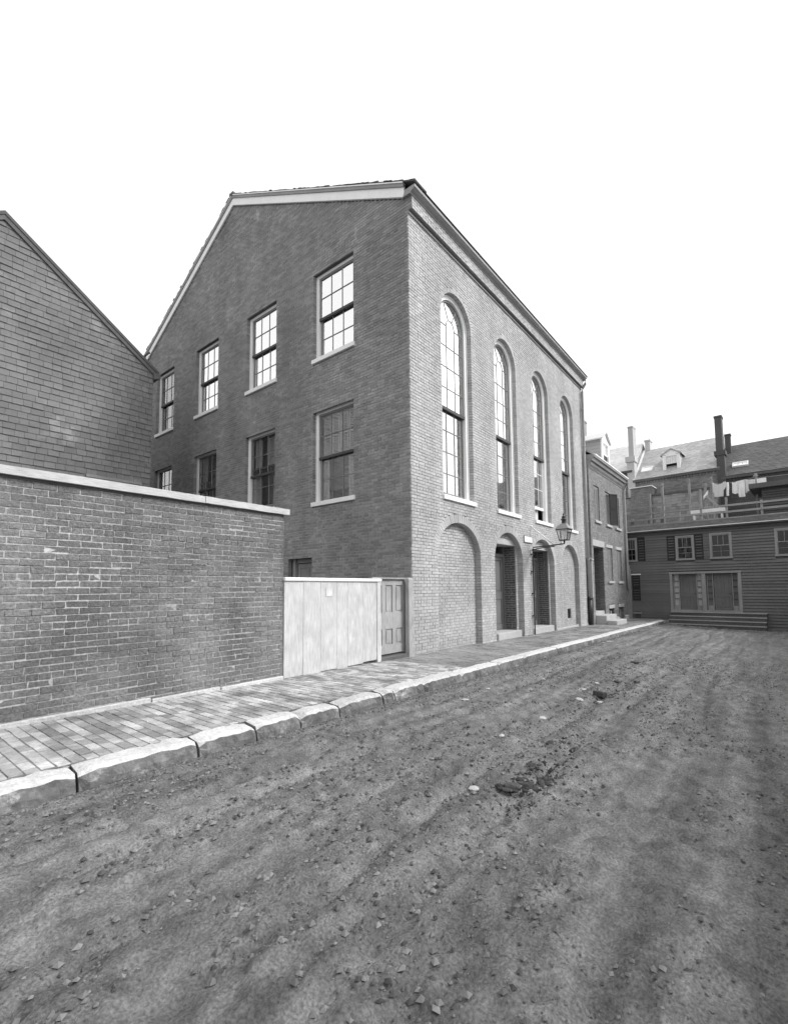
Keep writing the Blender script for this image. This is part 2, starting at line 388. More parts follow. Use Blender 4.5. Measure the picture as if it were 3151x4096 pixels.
def box_window(parent, fr, s0, s1, z0, z1, depth=.11, sill=.11, sill_out=.05, frame_w=.10, lower_raise=0.0, mg='glass', m_sash='sash', m_rail='sash_dark', cols=3, rows=2, sill_m='white', frame_m='white', sill_x=.05):
    """two-sash window: the part's mesh is its white frame; sashes, panes and sill are sub-parts"""
    zb = z0+sill; df = -depth
    mb = MB()
    mb.box(fr, s0-.02, s0+frame_w, zb, z1+.02, df-.12, df).box(fr, s1-frame_w, s1+.02, zb, z1+.02, df-.12, df)
    mb.box(fr, s0+frame_w, s1-frame_w, z1-frame_w*.6, z1+.02, df-.12, df-.002)
    win = mb.build('window', frame_m, parent)
    MB().box(fr, s0-sill_x, s1+.02, z0, z0+sill, df-.14, sill_out).build('sill', sill_m, win, bevel=.006)
    a, b, top = s0+frame_w, s1-frame_w, z1-frame_w*.6
    zm = (zb+top)/2
    sash_parts(win, fr, a, b, zm-.01, top, cols, rows, df-.03, m_sash, mg, rail=.045)
    sash_parts(win, fr, a+.012, b-.012, zb+lower_raise, zm+.04+lower_raise, cols, rows, df-.072, m_sash, mg, rail=.05)
    MB().box(fr, a, b, zm-.035, zm+.03, df-.062, df-.018).build('meeting_rail', m_rail, win)
    return win
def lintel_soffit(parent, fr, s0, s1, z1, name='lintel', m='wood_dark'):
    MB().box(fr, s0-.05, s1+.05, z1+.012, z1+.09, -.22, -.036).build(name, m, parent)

def shingle_list(s0, s1, z0, z1, ch, wl, wr, d=0, th=.012, clipf=None, gap=.004, jitter=.006):
    L = []; n = int(math.ceil((z1-z0)/ch))
    for c in range(n):
        za = z0+c*ch; zb = min(za+ch*1.0, z1)
        s = s0-rnd.uniform(0, wl)
        while s < s1:
            wd = rnd.uniform(wl, wr); a, b = max(s, s0), min(s+wd, s1); s += wd
            if clipf:
                q = clipf((za+zb)/2)
                if not q: continue
                for (qa, qb) in q:
                    aa, bb = max(a, qa), min(b, qb)
                    if bb-aa > .03: L.append((aa+gap/2, bb-gap/2, za+rnd.uniform(-jitter, jitter), zb+.003, d, th, .0))
            elif b-a > .03: L.append((a+gap/2, b-gap/2, za+rnd.uniform(-jitter, jitter), zb+.003, d, th, .0))
    return L
def shingles(fr, L, m, parent, n_single, tilt=.010, single='shingle', stuff='shingle_courses'):
    """like pieces(), but every piece is a wedge: butt proud at the bottom, tucked in at the top"""
    A = np.array(L, float); N = len(A); s0, s1, z0, z1, d, dep, _ = A.T
    def corner(s, z, dd): return fr.O+np.outer(s, fr.u)+np.outer(dd, fr.n)+np.outer(z, fr.k)
    t = tilt*npr.uniform(.6, 1.5, N); j = lambda: npr.uniform(-.002, .002, N)
    V = np.stack([corner(s0, z0, d-dep), corner(s1, z0, d-dep), corner(s1, z1, d-dep), corner(s0, z1, d-dep),
                  corner(s0, z0+j(), d+t+j()), corner(s1, z0+j(), d+t+j()), corner(s1, z1, d+j()*.3), corner(s0, z1, d+j()*.3)], 1)
    cen = V.mean(1); x, y, zz = pix(cen); inside = (x-1641)**2+(y-1876)**2 < 1380**2
    size = (s1-s0)*(z1-z0)/zz**2
    order = np.argsort(-np.where(inside, size, 0)); pick = [i for i in order[:n_single] if inside[i]]
    mask = np.ones(N, bool); mask[pick] = False
    F = BRF if np.linalg.det(np.stack([fr.u, fr.n, fr.k])) < 0 else BRF[:, ::-1]
    if mask.any():
        link(stuff, np_mesh(stuff, V[mask].reshape(-1, 3), (np.arange(mask.sum())[:, None, None]*8+F[None]).reshape(-1, 4), m), parent, 'stuff')
    for i in pick: link(single, np_mesh(single, V[i]-cen[i], F, m), parent, loc=cen[i])

def clapboards(fr, s0, s1, z0, z1, ex, holes, m, parent, name='clapboard', lmin=2.0, lmax=4.0, t=.055):
    z = z0
    while z < z1-.01:
        zt = min(z+ex, z1); iv = [(s0, s1)]
        for (a, b, c, e) in holes:
            if z < e-.01 and zt > c+.01: iv = sub(iv, a, b)
        for a, b in iv:
            s = a
            while s < b-.01:
                q = s+rnd.uniform(lmin, lmax)
                if b-q < .5: q = b
                e1 = q-.004 if q < b else q; dz = rnd.uniform(-.006, .006)
                c = [fr.p(s, z+dz, -.01), fr.p(e1, z+dz, -.01), fr.p(e1, zt+.012, -.01), fr.p(s, zt+.012, -.01), fr.p(s, z+dz, t), fr.p(e1, z+dz+rnd.uniform(-.004, .004), t), fr.p(e1, zt+.012, .004), fr.p(s, zt+.012, .004)]
                MB().hexa(c).build(name, m, parent)
                s = q
        z += ex
def panel_door(fr, s0, s1, z0, z1, d, parent, m='door', cols=2, splits=(.42, .52), name='door', st=.10, label=None, handle=True):
    mb = MB(); th = .045; h = z1-z0; cw = (s1-s0-st*(cols+1))/cols
    mb.box(fr, s0, s1, z0, z1, d-th, d-.022)
    for i in range(cols+1): mb.box(fr, s0+i*(cw+st), s0+i*(cw+st)+st, z0, z1, d-.0218, d)
    zs = [(z0, z0+st*1.6), (z0+h*splits[0], z0+h*splits[1]), (z1-st*1.1, z1)]
    for i in range(cols):
        a = s0+st+i*(cw+st)
        for lo, hi in zs: mb.box(fr, a, a+cw, lo, hi, d-.0218, d-.001)
        for lo, hi in ((zs[0][1], zs[1][0]), (zs[1][1], zs[2][0])):
            mb.box(fr, a+.035, a+cw-.035, lo+.035, hi-.035, d-.0218, d-.010)
    o = mb.build(name, m, parent, label=label)
    if handle: MB().lathe(fr.p(s1-st*.5, z0+h*.45, d+.03), [(.0, -.02), (.022, -.012), (.026, 0), (.022, .012), (0, .02)], 10).build('handle', 'iron', o)
    return o

# ================================================================== SETTING
# ground: one dirt sheet with ruts and lumps, fine near the camera, coarse far away
def vnoise(X, Y, seed):
    rs = np.random.RandomState(seed); T = rs.rand(256, 256)
    xi = np.floor(X).astype(int); yi = np.floor(Y).astype(int); fx = X-xi; fy = Y-yi
    fx = fx*fx*(3-2*fx); fy = fy*fy*(3-2*fy)
    a = T[xi % 256, yi % 256]; b = T[(xi+1) % 256, yi % 256]; c = T[xi % 256, (yi+1) % 256]; d = T[(xi+1) % 256, (yi+1) % 256]
    return (a*(1-fx)+b*fx)*(1-fy)+(c*(1-fx)+d*fx)*fy-.5
KB, KF = -1.66, -1.88                          # kerb back and front edges
def road_z(X, Y):
    X = np.asarray(X, float); Y = np.asarray(Y, float)
    base = -.012*np.clip(X, -40, 40)-.125
    sd = np.clip((X-8)/10, 0, 1); dist = np.clip(KF-Y, 0, 8)
    base = base-.07*sd*np.minimum(dist, 3)+.02*np.exp(-((dist-3.0)/2.0)**2)*(1-sd)
    amp = 1.0; base = base-.03*np.exp(-(dist/.25)**2)
    h = .030*vnoise(X*.9+3, Y*2.2, 1)+.026*vnoise(X*2.1, Y*5.5+9, 2)+.024*vnoise(X*6+1, Y*9, 3)+.055*np.abs(vnoise(X*8, Y*12, 4))+.045*np.abs(vnoise(X*16, Y*20, 6))+.022*vnoise(X*31, Y*35, 5)-.03
    for yr, wd, dp in ((-2.75, .08, .05), (-4.15, .085, .055), (-3.1, .05, .025), (-3.75, .05, .02), (-4.55, .06, .03), (-5.25, .08, .04)):
        base = base-dp*np.exp(-((Y-yr-.12*np.sin(X*.35+yr)-.05*np.sin(X*1.1))/wd)**2)*(.6+.8*(vnoise(X*.8, Y*0+yr, 8)+.5))
    return base+h*np.clip(dist/.35, .25, 1)*amp
def graded(lo, a, b, hi, step, g=1.12):
    c = list(np.arange(a, b, step)); s = step; v = c[-1]
    while v < hi: s *= g; v += s; c.append(v)
    s = step; v = c[0]; left = []
    while v > lo: s *= g; v -= s; left.append(v)
    return np.array(left[::-1]+c)
gx = graded(-120, -9.2, 2.5, 120, .034, 1.03); gy = graded(-120, -6.2, -1.86, 120, .03, 1.08)
X, Y = np.meshgrid(gx, gy, indexing='ij'); Zr = road_z(X, Y)
Zr = np.where(Y > KF+.02, np.minimum(-.012*np.clip(X, -40, 40)-.22, Zr-.1), Zr)
V = np.stack([X, Y, Zr], -1).reshape(-1, 3); nx, ny = X.shape
I = np.arange(nx*ny).reshape(nx, ny)
Fq = np.stack([I[:-1, :-1], I[1:, :-1], I[1:, 1:], I[:-1, 1:]], -1).reshape(-1, 4)
g = link('ground', np_mesh('ground', V, Fq, 'dirt'), None, 'structure'); g['label'] = 'rutted dirt surface of the lane'
g.data.polygons.foreach_set('use_smooth', [True]*len(g.data.polygons))

# pavement of bricks between wall and kerb
pave = struct('pavement', 'brick pavement along the buildings')
pmb = MB(); xs = list(np.arange(-14, 18.8, .4))
for a, b in zip(xs[:-1], xs[1:]):
    z0, z1 = zg(a)-.006, zg(b)-.006; pmb.add([(a, KB, z0), (b, KB, z1), (b, .35, z1), (a, .35, z0)], [(0, 1, 2, 3)])
pmb.build('pavement_bed', 'pave_dirt', pave)
fp = Fr((0, 0, 0), (0, -1, 0), (0, 0, 1)); fp.k = np.array([1, 0, -.012])
L = []; x = -12.0; c = 0
while x < 18.3:
    off = (c % 2)*.105+rnd.uniform(-.03, .03); s = -.28-off
    while s < -KB-.01:
        a, b = max(s, .0 if x > -.2 else (-.02 if x < -3.3 else -.04)), min(s+.198, -KB-.008)
        if b-a > .04 and (x < -1.2 or rnd.random() < np.interp(x, [-1.2, .5, 4, 18], [.9, .62, .45, .35])): L.append((a+.005, b-.005, x+.0022, x+.0935, rnd.uniform(-.0025, .0025) if x < -1 else rnd.uniform(-.006, .0015), .03, .004))
        s += .2
    x += .096; c += 1
pieces(fp, [q for q in L if q[2] < -.7], 'paver', pave, 'paving_brick', 'paving_bricks', 300, proud=.0015, wob=.002)
pieces(fp, [q for q in L if q[2] >= -.7], 'pave_dirt', pave, 'paving_brick', 'paving_bricks', 0, proud=.002, wob=.003)

# kerb of rough granite blocks
kerb = struct('kerb', 'granite kerb along the pavement')
xs = [-12.3, -11.2, -10.4, -9.3, -8.5, -7.35, -6.55, -5.62, -5.02, -4.47, -3.88, -3.1, -2.86, -2.18, -1.1, .25, 1.4, 3.3, 5.6, 7.9, 10.4, 12.9, 15.2, 17.4]
for i, (a, b) in enumerate(zip(xs[:-1], xs[1:])):
    mb = MB(); n = max(7, int((b-a)/.065)); prof = [(KB, -.25), (KB, 0), (KF+.035, .0), (KF+.004, -.03), (KF-.012, -.1), (KF-.01, -.25)]
    dz, dy = rnd.uniform(-.012, .012), rnd.uniform(-.015, .015); vs = []
    rough = .011 if a < 0 else .006
    for k in range(n+1):
        t = k/n; x = a+.008+(b-a-.016)*t; e = min(t, 1-t)*(b-a); drop = -.035*math.exp(-(e/.05)**2) if a < 2 else -.015*math.exp(-(e/.05)**2)
        for j, (y, z) in enumerate(prof):
            q = rough if j in (1, 2, 3, 4) else 0
            yy = y+dy+rnd.uniform(-q, q)*(1 if j > 1 else .3)+(.03*math.exp(-(e/.05)**2) if j in (2, 3, 4) else 0); vs.append((x+rnd.uniform(-q, q)*.5, yy, zg(x)+z+dz+(drop if j in (2, 3) else drop*.5 if j == 1 else 0)+rnd.uniform(-q, q)*.8))
    m_ = len(prof); fs = [(k*m_+j, (k+1)*m_+j, (k+1)*m_+j+1, k*m_+j+1) for k in range(n) for j in range(m_-1)]
    fs += [tuple(range(m_)), tuple(n*m_+j for j in range(m_-1, -1, -1))]
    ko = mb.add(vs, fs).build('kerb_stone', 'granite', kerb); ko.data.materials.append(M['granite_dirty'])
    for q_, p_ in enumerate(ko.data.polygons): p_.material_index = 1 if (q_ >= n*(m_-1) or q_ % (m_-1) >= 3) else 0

# ================================================================== MEETING HOUSE
house = thing('meeting_house', 'tall brick meeting house with gable end and four round-headed windows', 'building', (0, 0, 0))
LX, WY, ZE = 12.1, 14.3, 10.2
FS = Fr((0, 0, 0), (1, 0, 0), (0, -1, 0))       # street front
FG = Fr((0, 0, 0), (0, 1, 0), (-1, 0, 0))       # gable end
AC = [1.99, 4.76, 7.45, 10.12]; AW = .72        # round-headed windows
BC = [1.99, 4.72, 7.31, 9.97]; BWd = [1.01, .925, .99, .97]; BZS, BB = 2.2, .82
WZ0, WZS = 3.52, 8.2
ops = []
for c in AC: ops += [rect_op(c-AW, c+AW, WZ0, WZS), arch_op(c, WZS, WZS, AW+.11, AW+.11)]
for c, hw in zip(BC, BWd): ops += [rect_op(c-hw, c+hw, -1, BZS), arch_op(c, BZS, BZS, hw+.20, BB+.20)]
br, mo = brick_courses(lambda z: [(0, LX)], -.35, 9.93, ops, rd=.17)
wallS = mortar_mesh(FS, mo, 'mortar_front', house)
pieces(FS, br, 'brick_front', wallS, 'brick', 'bricks', 200)
for c in AC: voussoirs(FS, c, WZS, AW, AW, .112, .0, .17, 34).build('window_arch', 'brick_front', wallS)
for c, hw in zip(BC, BWd): voussoirs(FS, c, BZS, hw, BB, .205, .001, .17, 38).build('brick_arch', 'brick_front', wallS)
# recessed panels under the ground-floor arches
DOOR = [None, (3.98, 5.47), (6.47, 8.14), None]
for i, (c, hw) in enumerate(zip(BC, BWd)):
    po = [rect_op(DOOR[i][0], DOOR[i][1], -1, 2.86)] if DOOR[i] else []
    if i == 3: po = [rect_op(9.95, 10.33, .22, .57)]
    ext = lambda z, c=c, hw=hw: ([(c-q-.03, c+q+.03)] if (q := arch_half(z, BZS, hw, BB)) else [])
    b2, m2 = brick_courses(ext, -.35, BZS+BB, po, d=-.16, rd=.5 if DOOR[i] else .2)
    wp = mortar_mesh(FS, m2, 'mortar_front', house, d=-.171, name='arch_panel')
    pieces(FS, b2, 'brick_front', wp, 'brick', 'bricks', 50 if i == 0 else 10)
    if DOOR[i]:
        a, b = DOOR[i]
        MB().box(FS, a-.08, b+.08, 2.68, 2.86, -.62, -.158).build('lintel', 'stone', house, bevel=.006)
        MB().box(FS, a-.02, b+.02, -.35, zg(a)+.17, -.7, -.02).build('threshold', 'stone', house, bevel=.012)
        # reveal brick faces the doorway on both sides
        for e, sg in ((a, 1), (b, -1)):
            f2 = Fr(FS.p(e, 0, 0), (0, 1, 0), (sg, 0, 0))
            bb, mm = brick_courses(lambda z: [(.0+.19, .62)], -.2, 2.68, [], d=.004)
            w2 = mortar_mesh(f2, mm, 'mortar', house, d=-.006, name='doorway_side'); pieces(f2, bb, 'brick_recess_shade', w2, 'brick', 'bricks', 0)
        zb = zg(a)+.17
        MB().box(FS, a, a+.09, zb, 2.68, -.66, -.53).box(FS, b-.09, b, zb, 2.68, -.66, -.53).box(FS, a+.09, b-.09, 2.36, 2.45, -.66, -.532).build('door_frame', 'door', house)
        mid = (a+b)/2
        panel_door(FS, a+.09, mid-.003, zb+.01, 2.36, -.57, house, cols=1); panel_door(FS, mid+.003, b-.09, zb+.01, 2.36, -.57, house, cols=1, handle=False)
        MB().box(FS, a+.09, b-.09, 2.45, 2.68, -.61, -.60).build('transom_pane', 'glass_low', house)
MB().box(FS, 9.97, 10.31, .2, .6, -.4, -.22).build('vent_recess', 'dark', house)
mb = MB()
for k in range(3): mb.box(FS, 9.97+.085*(k+1)-.01, 9.97+.085*(k+1)+.01, .22, .57, -.2, -.18)
mb.build('vent_grille', 'iron', house)
# low stone footing
mb = MB()
for a, b in ((8.35, 9.0), (9.05, 10.9), (11.0, 12.0)): mb.box(FS, a, b, zg(a)-.2, zg(a)+.045, -.05 if a != 9.05 else -.13, .02 if a != 9.05 else -.06)
mb.build('footing', 'stone', house, bevel=.01)

# round-headed windows
def arch_window(c, raise_=0.0, blind=None):
    z0 = WZ0; zs = z0+.11; a = AW; fr = FS; D = -.14
    po = arch_path(c, zs, WZS, a+.02, a+.02); fw = .115
    pi = arch_path(c, zs, WZS, a-fw, a-fw)
    win = MB().ring(fr, po, pi, D-.14, D).build('window', 'white', house)
    # inner bead and outer moulding
    MB().ring(fr, arch_path(c, zs, WZS, a-.005, a-.005), arch_path(c, zs, WZS, a-.045, a-.045), D, D+.02).build('moulding', 'white', win)
    MB().box(fr, c-a-.03, c+a+.06, z0, z0+.11, D-.15, .055).build('sill', 'white', win, bevel=.006)
    MB().box(fr, c-a+fw, c+a-fw, zs, zs+.05, D-.14, D-.004).build('sub_sill', 'white', win)
    r = a-fw; zm = 5.90; za = zs+.05
    # upper sash: round top
    st = .045; ri = r-st
    up = MB().ring(fr, arch_path(c, zm, WZS, r, r), arch_path(c, zm, WZS, ri, ri), D-.075, D-.04)
    pw = 2*ri/3; m_ = .009; zt = 8.1; rc = pw/2
    for s in (c-pw/2, c+pw/2): up.box(fr, s-m_, s+m_, zm, zt, D-.07, D-.046)
    for z in (6.45, 7.0, 7.55): up.box(fr, c-ri, c+ri, z-m_, z+m_, D-.071, D-.045)
    up.box(fr, c-ri, c-pw/2, zt-m_, zt+m_, D-.071, D-.045).box(fr, c+pw/2, c+ri, zt-m_, zt+m_, D-.071, D-.045)
    th = np.linspace(math.pi, 0, 13); po_ = [(c+(rc+m_)*math.cos(t), zt+(rc+.02+m_)*math.sin(t)) for t in th]; pi_ = [(c+(rc-m_)*math.cos(t), zt+(rc+.02-m_)*math.sin(t)) for t in th]
    up.ring(fr, po_, pi_, D-.07, D-.046)
    for t in (R(64), R(116)):
        p0 = np.array([c+rc*math.cos(t), zt+(rc+.02)*math.sin(t)]); p1 = np.array([c+ri*math.cos(t+(.08 if t > 1.57 else -.08)), WZS+ri*math.sin(t+(.08 if t > 1.57 else -.08))]); q = p1-p0; nn = np.array([-q[1], q[0]])/np.linalg.norm(q)*m_
        up.prism(fr, [tuple(p0-nn), tuple(p1-nn), tuple(p1+nn), tuple(p0+nn)], D-.07, D-.046)
    up.build('sash', 'sash', win)
    MB().box(fr, c-r, c+r, zm-.04, zm+.035, D-.085, D-.025).build('meeting_rail', 'sash_dark', win)
    # lower sash
    lo = MB(); b0 = za+raise_; r2 = r-.006
    lo.box(fr, c-r2, c-r2+st, b0, zm+raise_*0, D-.12, D-.085).box(fr, c+r2-st, c+r2, b0, zm, D-.12, D-.085).box(fr, c-r2+st, c+r2-st, b0, b0+.09, D-.12, D-.086)
    for s in (c-pw/2, c+pw/2): lo.box(fr, s-m_, s+m_, b0+.09, zm, D-.115, D-.091)
    zz = 5.36
    while zz > b0+.2: lo.box(fr, c-r2+st, c+r2-st, zz-m_, zz+m_, D-.116, D-.09); zz -= .55
    lo.build('sash', 'white' if raise_ else 'sash', win)
    # panes one by one
    cols = [(c-ri, c-pw/2), (c-pw/2, c+pw/2), (c+pw/2, c+ri)]
    for z0_, z1_ in ((zm, 6.45), (6.45, 7.0), (7.0, 7.55), (7.55, zt)):
        for s0, s1 in cols: MB().box(fr, s0+.001, s1-.001, z0_, z1_, D-.061, D-.057).build('pane', 'glass', win)
    arc = lambda t0, t1, rad, zc: [(c+rad*math.cos(t), zc+rad*math.sin(t)) for t in np.linspace(t0, t1, 9)]
    MB().prism(fr, [(c-rc, zt)]+[(c+rc*math.cos(t), zt+(rc+.02)*math.sin(t)) for t in np.linspace(math.pi, 0, 11)], D-.061, D-.057).build('pane', 'glass', win)
    for t0, t1 in ((0, R(60)), (R(60), R(120)), (R(120), math.pi)):
        inner = [(c+rc*math.cos(t), zt+(rc+.02)*math.sin(t)) for t in np.linspace(t1, t0, 7)]
        outer = arc(t0, t1, ri, WZS)
        if t0 == 0: outer = [(c+ri, zt)]+outer
        if t1 == math.pi: outer = outer+[(c-ri, zt)]
        MB().prism(fr, outer+inner, D-.061, D-.057).build('pane', 'glass', win)
    zs_ = [b0+.09]; zz = 5.36; mids = []
    while zz > b0+.2: mids.append(zz); zz -= .55
    zs_ += mids[::-1]+[zm]
    for z0_, z1_ in zip(zs_[:-1], zs_[1:]):
        for s0, s1 in cols: MB().box(fr, s0+.001, s1-.001, z0_, z1_, D-.106, D-.102).build('pane', 'glass_mid', win)
    if blind:
        for s0, s1, z0_, z1_ in blind: louvre(fr, c+s0, c+s1, z0_, z1_, D-.19, win)
M['glass_mid'] = glass('mid window glass', .5, .9)
arch_window(AC[0], blind=[(-.5, -.2, 3.75, 4.75), (-.16, .16, 3.75, 4.85), (.2, .34, 3.75, 4.3)])
arch_window(AC[1], blind=[(-.5, -.05, 3.75, 4.6), (-.02, .4, 3.75, 4.9)])
arch_window(AC[2], raise_=.42, blind=[(-.55, -.02, 3.7, 5.8), (.02, .3, 3.7, 5.8)])
arch_window(AC[3], blind=[(-.5, .5, 3.75, 5.2)])

# gable end: brick following the roof slope
def gext(z):
    a0 = -.11 if z > 9.94 else 0.0
    if z <= ZE: return [(a0, WY)]
    y = (z-ZE)/.527
    return [(max(a0, y), WY-y)] if WY-2*y > .1 else []
GW = [(1.72, 3.21), (4.82, 6.30), (7.95, 9.40), (11.03, 12.43)]
UZ0, UZ1, LZ0, LZ1 = 7.33, 9.79, 3.53, 6.04
gops = []
for a, b in GW: gops += [rect_op(a, b, UZ0, UZ1), rect_op(a, b, LZ0, LZ1)]
gops.append(rect_op(3.22, 4.2, -1, 2.23))
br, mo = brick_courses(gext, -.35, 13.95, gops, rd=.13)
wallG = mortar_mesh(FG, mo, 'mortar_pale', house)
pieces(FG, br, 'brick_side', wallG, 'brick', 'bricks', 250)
for i, (a, b) in enumerate(GW):
    box_window(house, FG, a, b, UZ0, UZ1, mg='glass' if i < 3 else 'glass_low')
    lintel_soffit(house, FG, a, b, UZ1)
    w_ = box_window(house, FG, a, b, LZ0, LZ1, mg='glass_low', lower_raise=(0, .2, .24, 0)[i])
    lintel_soffit(house, FG, a, b, LZ1)
    MB().box(FG, a+.03, b-.03, LZ0+.5, LZ1, -.56, -.55).build('curtain_or_backing', 'reflection_grey', w_)  # added sheet; its grey stands in for the reflection in the panes
    d = -.27; z0, z1 = LZ0+.2, LZ1-.1; zm = (LZ0+.11+LZ1)/2
    s = a+.12; e = b-.12; q = (e-s)/4
    if i == 0:
        for k in range(4): louvre(FG, s+k*q+.01, s+(k+1)*q-.01, zm, z1, d, w_)
        louvre(FG, s, s+q, z0, zm-.06, d, w_); louvre(FG, e-q*.7, e, z0, zm-.06, d, w_)
    elif i == 1:
        louvre(FG, s, s+q, LZ0+.13, z1, d, w_); louvre(FG, e-q*1.1, e-q*.1, LZ0+.13, z1, d, w_)
        louvre(FG, s+q, s+2*q, zm, z1, d-.04, w_)
    elif i == 2:
        louvre(FG, e-q, e, LZ0+.13, z1, d, w_); louvre(FG, s, s+q*.9, LZ0+.13, z1, d, w_)
# side doorway in the gable end
MB().box(FG, 3.22, 3.32, -.2, 2.23, -.42, -.22).box(FG, 4.08, 4.2, -.2, 2.23, -.42, -.16).box(FG, 3.32, 4.08, 2.12, 2.23, -.42, -.222).build('door_frame', 'trim_old', house)
panel_door(FG, 3.5, 4.08, .02, 2.1, -.26, house, m='wood_grey', cols=1)
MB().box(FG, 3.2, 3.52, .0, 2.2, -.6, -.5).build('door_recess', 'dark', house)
# cornice of the street front
MB().box(FS, 0.0, LX, 9.845, 9.90, -.02, .03).build('string_course', 'brick_side', house)
MB().box(FS, 0.004, LX, 9.935, 10.23, -.02, .10).build('frieze', 'mortar', house)
L = []
for r_ in range(4):
    s = -.0-(r_ % 2)*.1
    while s < LX:
        a, b = max(s, .0), min(s+.205, LX)
        if b-a > .03: L.append((a+.004, b-.004, 9.938+r_*.0725, 9.938+r_*.0725+.064, .11, .04, .002))
        s += .212
pieces(FS, L, 'brick_front', house.children[-1], 'frieze_brick', 'frieze_bricks', 40)
FC = Fr((0, 0, 0), (0, -1, 0), (1, 0, 0))
MB().prism(FC, [(-.1, 10.225), (.12, 10.225), (.135, 10.25), (.19, 10.27), (.235, 10.30), (.25, 10.305), (.25, 10.37), (.0, 10.37)], -.075, LX+.06).build('cornice', 'trim_old', house)
FCb = Fr((0, WY, 0), (0, 1, 0), (1, 0, 0))
MB().prism(FCb, [(-.1, 10.1), (.12, 10.1), (.25, 10.28), (.25, 10.37), (.0, 10.37)], -.16, LX+.06).build('cornice', 'wood_dark', house)
# barge boards and roof
for k in range(2):
    Y0 = (lambda s: s) if k == 0 else (lambda s: WY-s)
    lo = lambda s: 10.2+.527*s; s0, s1 = .07, WY/2
    if k == 1: s0 = -.03
    MB().prism(FG, [(Y0(s0), lo(s0)+.004), (Y0(s1), lo(s1)+.004), (Y0(s1), lo(s1)+.235), (Y0(s0), lo(s0)+.235)], .006, .055).build('barge_board', 'white', house)
    MB().prism(FG, [(Y0(s0), lo(s0)+.237), (Y0(s1), lo(s1)+.237), (Y0(s1), lo(s1)+.315), (Y0(s0), lo(s0)+.315)], .0, .085).build('verge_moulding', 'trim_old', house)
    MB().prism(FG, [(Y0(s0), lo(s0)+.317), (Y0(s1), lo(s1)+.317), (Y0(s1), lo(s1)+.345), (Y0(s0), lo(s0)+.345)], .0, .105).build('verge_fillet', 'white', house)
    rf = MB().prism(FG, [(Y0(-.27), lo(-.27)+.345), (Y0(s1), lo(s1)+.347), (Y0(s1), lo(s1)+.364), (Y0(-.27), lo(-.27)+.362)], -LX-.1, .10).build('roof', 'wood_dark', house)
    mb = MB(); s = -.28
    while s < s1:
        e = s+rnd.uniform(.10, .2); up_ = rnd.choice((0, 0, 0, 0, .004, .010)) if s > 1.5 else rnd.uniform(0, .035)
        c0 = lo(s)+.365; c1 = lo(e)+.365; up_ *= 1 if k == 0 else .3
        mb.prism(FG, [(Y0(s), c0), (Y0(e), c1), (Y0(e), c1+.008+up_*.6), (Y0(s), c0+.012+up_)], -.35, .105+rnd.uniform(-.02, .02)); s = e+.005
    mb.build('roof_shingles', 'wood_dark', rf, 'stuff')
mb = MB(); x = .3
while x < LX:                                   # ragged first course over the cornice
    e = x+rnd.uniform(.12, .25); mb.hexa([(x, -.22, 10.372), (e, -.22, 10.372), (e, .5, 10.75), (x, .5, 10.75), (x, -.262+rnd.uniform(-.01, .01), 10.385), (e, -.262+rnd.uniform(-.01, .01), 10.383), (e, .5, 10.77), (x, .5, 10.77)]); x = e+.004
mb.build('eave_shingles', 'wood_dark', house, 'stuff')
MB().box(FG, 7.05, 7.26, 14.28, 14.36, -LX-.1, .12).build('ridge_cap', 'wood_dark', house)
# back and far walls close the building
MB().wb(0.05, LX, WY-.02, WY, -.4, 10.2).build('rear_wall', 'brick_dark', house)
MB().prism(Fr((LX, 0, 0), (0, 1, 0), (1, 0, 0)), [(0.02, -.4), (WY, -.4), (WY, 10.2), (WY/2, 13.97), (0.02, 10.2)], -.25, 0).build('far_gable_wall', 'brick_side', house)
MB().wb(.4, LX-.3, .7, WY-.1, 2.9, 3.1).wb(.4, LX-.3, .5, WY-.1, 6.62, 6.75).build('floor', 'plaster', house)
MB().wb(4.2, 4.3, .8, WY-.1, 3.1, 10.2).wb(.5, LX-.3, 5.0, 5.1, -.2, 10.2).build('interior_wall', 'plaster', house)
# rain pipe with iron boot
dx = 11.93
dp = MB().tube([(dx+.12, -.2, 10.26), (dx+.12, -.2, 10.05), (dx+.06, -.12, 9.88), (dx+.03, -.085, 9.7), (dx, -.085, 6), (dx, -.085, .9)], .055, 10).build('rain_pipe', 'iron_grey', house)
mb = MB()
for z in (8.9, 7.3, 5.7, 4.1, 2.5): mb.lathe((dx, -.085, z), [(.056, 0), (.066, .0), (.066, .04), (.056, .04)], 10)
mb.build('pipe_collar', 'iron_grey', dp)
MB().tube([(dx+.0, -.09, .97), (dx, -.09, zg(dx)-.05)], [.085, .085], 12).lathe((dx, -.09, .9), [(.09, 0), (.105, .0), (.105, .07), (.07, .1)], 12).build('pipe_boot', 'iron', dp)

# ================================================================== THINGS ON AND BY THE STREET FRONT
t = thing('street_sign', 'small blank white plaque on the brick between the two doorways', 'sign', (6.07, 0, 2.93))
MB().box(FS, 5.76, 6.37, 2.835, 3.02, .006, .022).build('sign_board', 'paper', t)
mb = MB()
mb.box(FS, 5.745, 5.76, 2.82, 3.035, .006, .03).box(FS, 6.37, 6.385, 2.82, 3.035, .006, .03).box(FS, 5.76, 6.37, 3.02, 3.035, .006, .03).box(FS, 5.76, 6.37, 2.82, 2.835, .006, .03)
mb.build('sign_rim', 'trim_old', t)

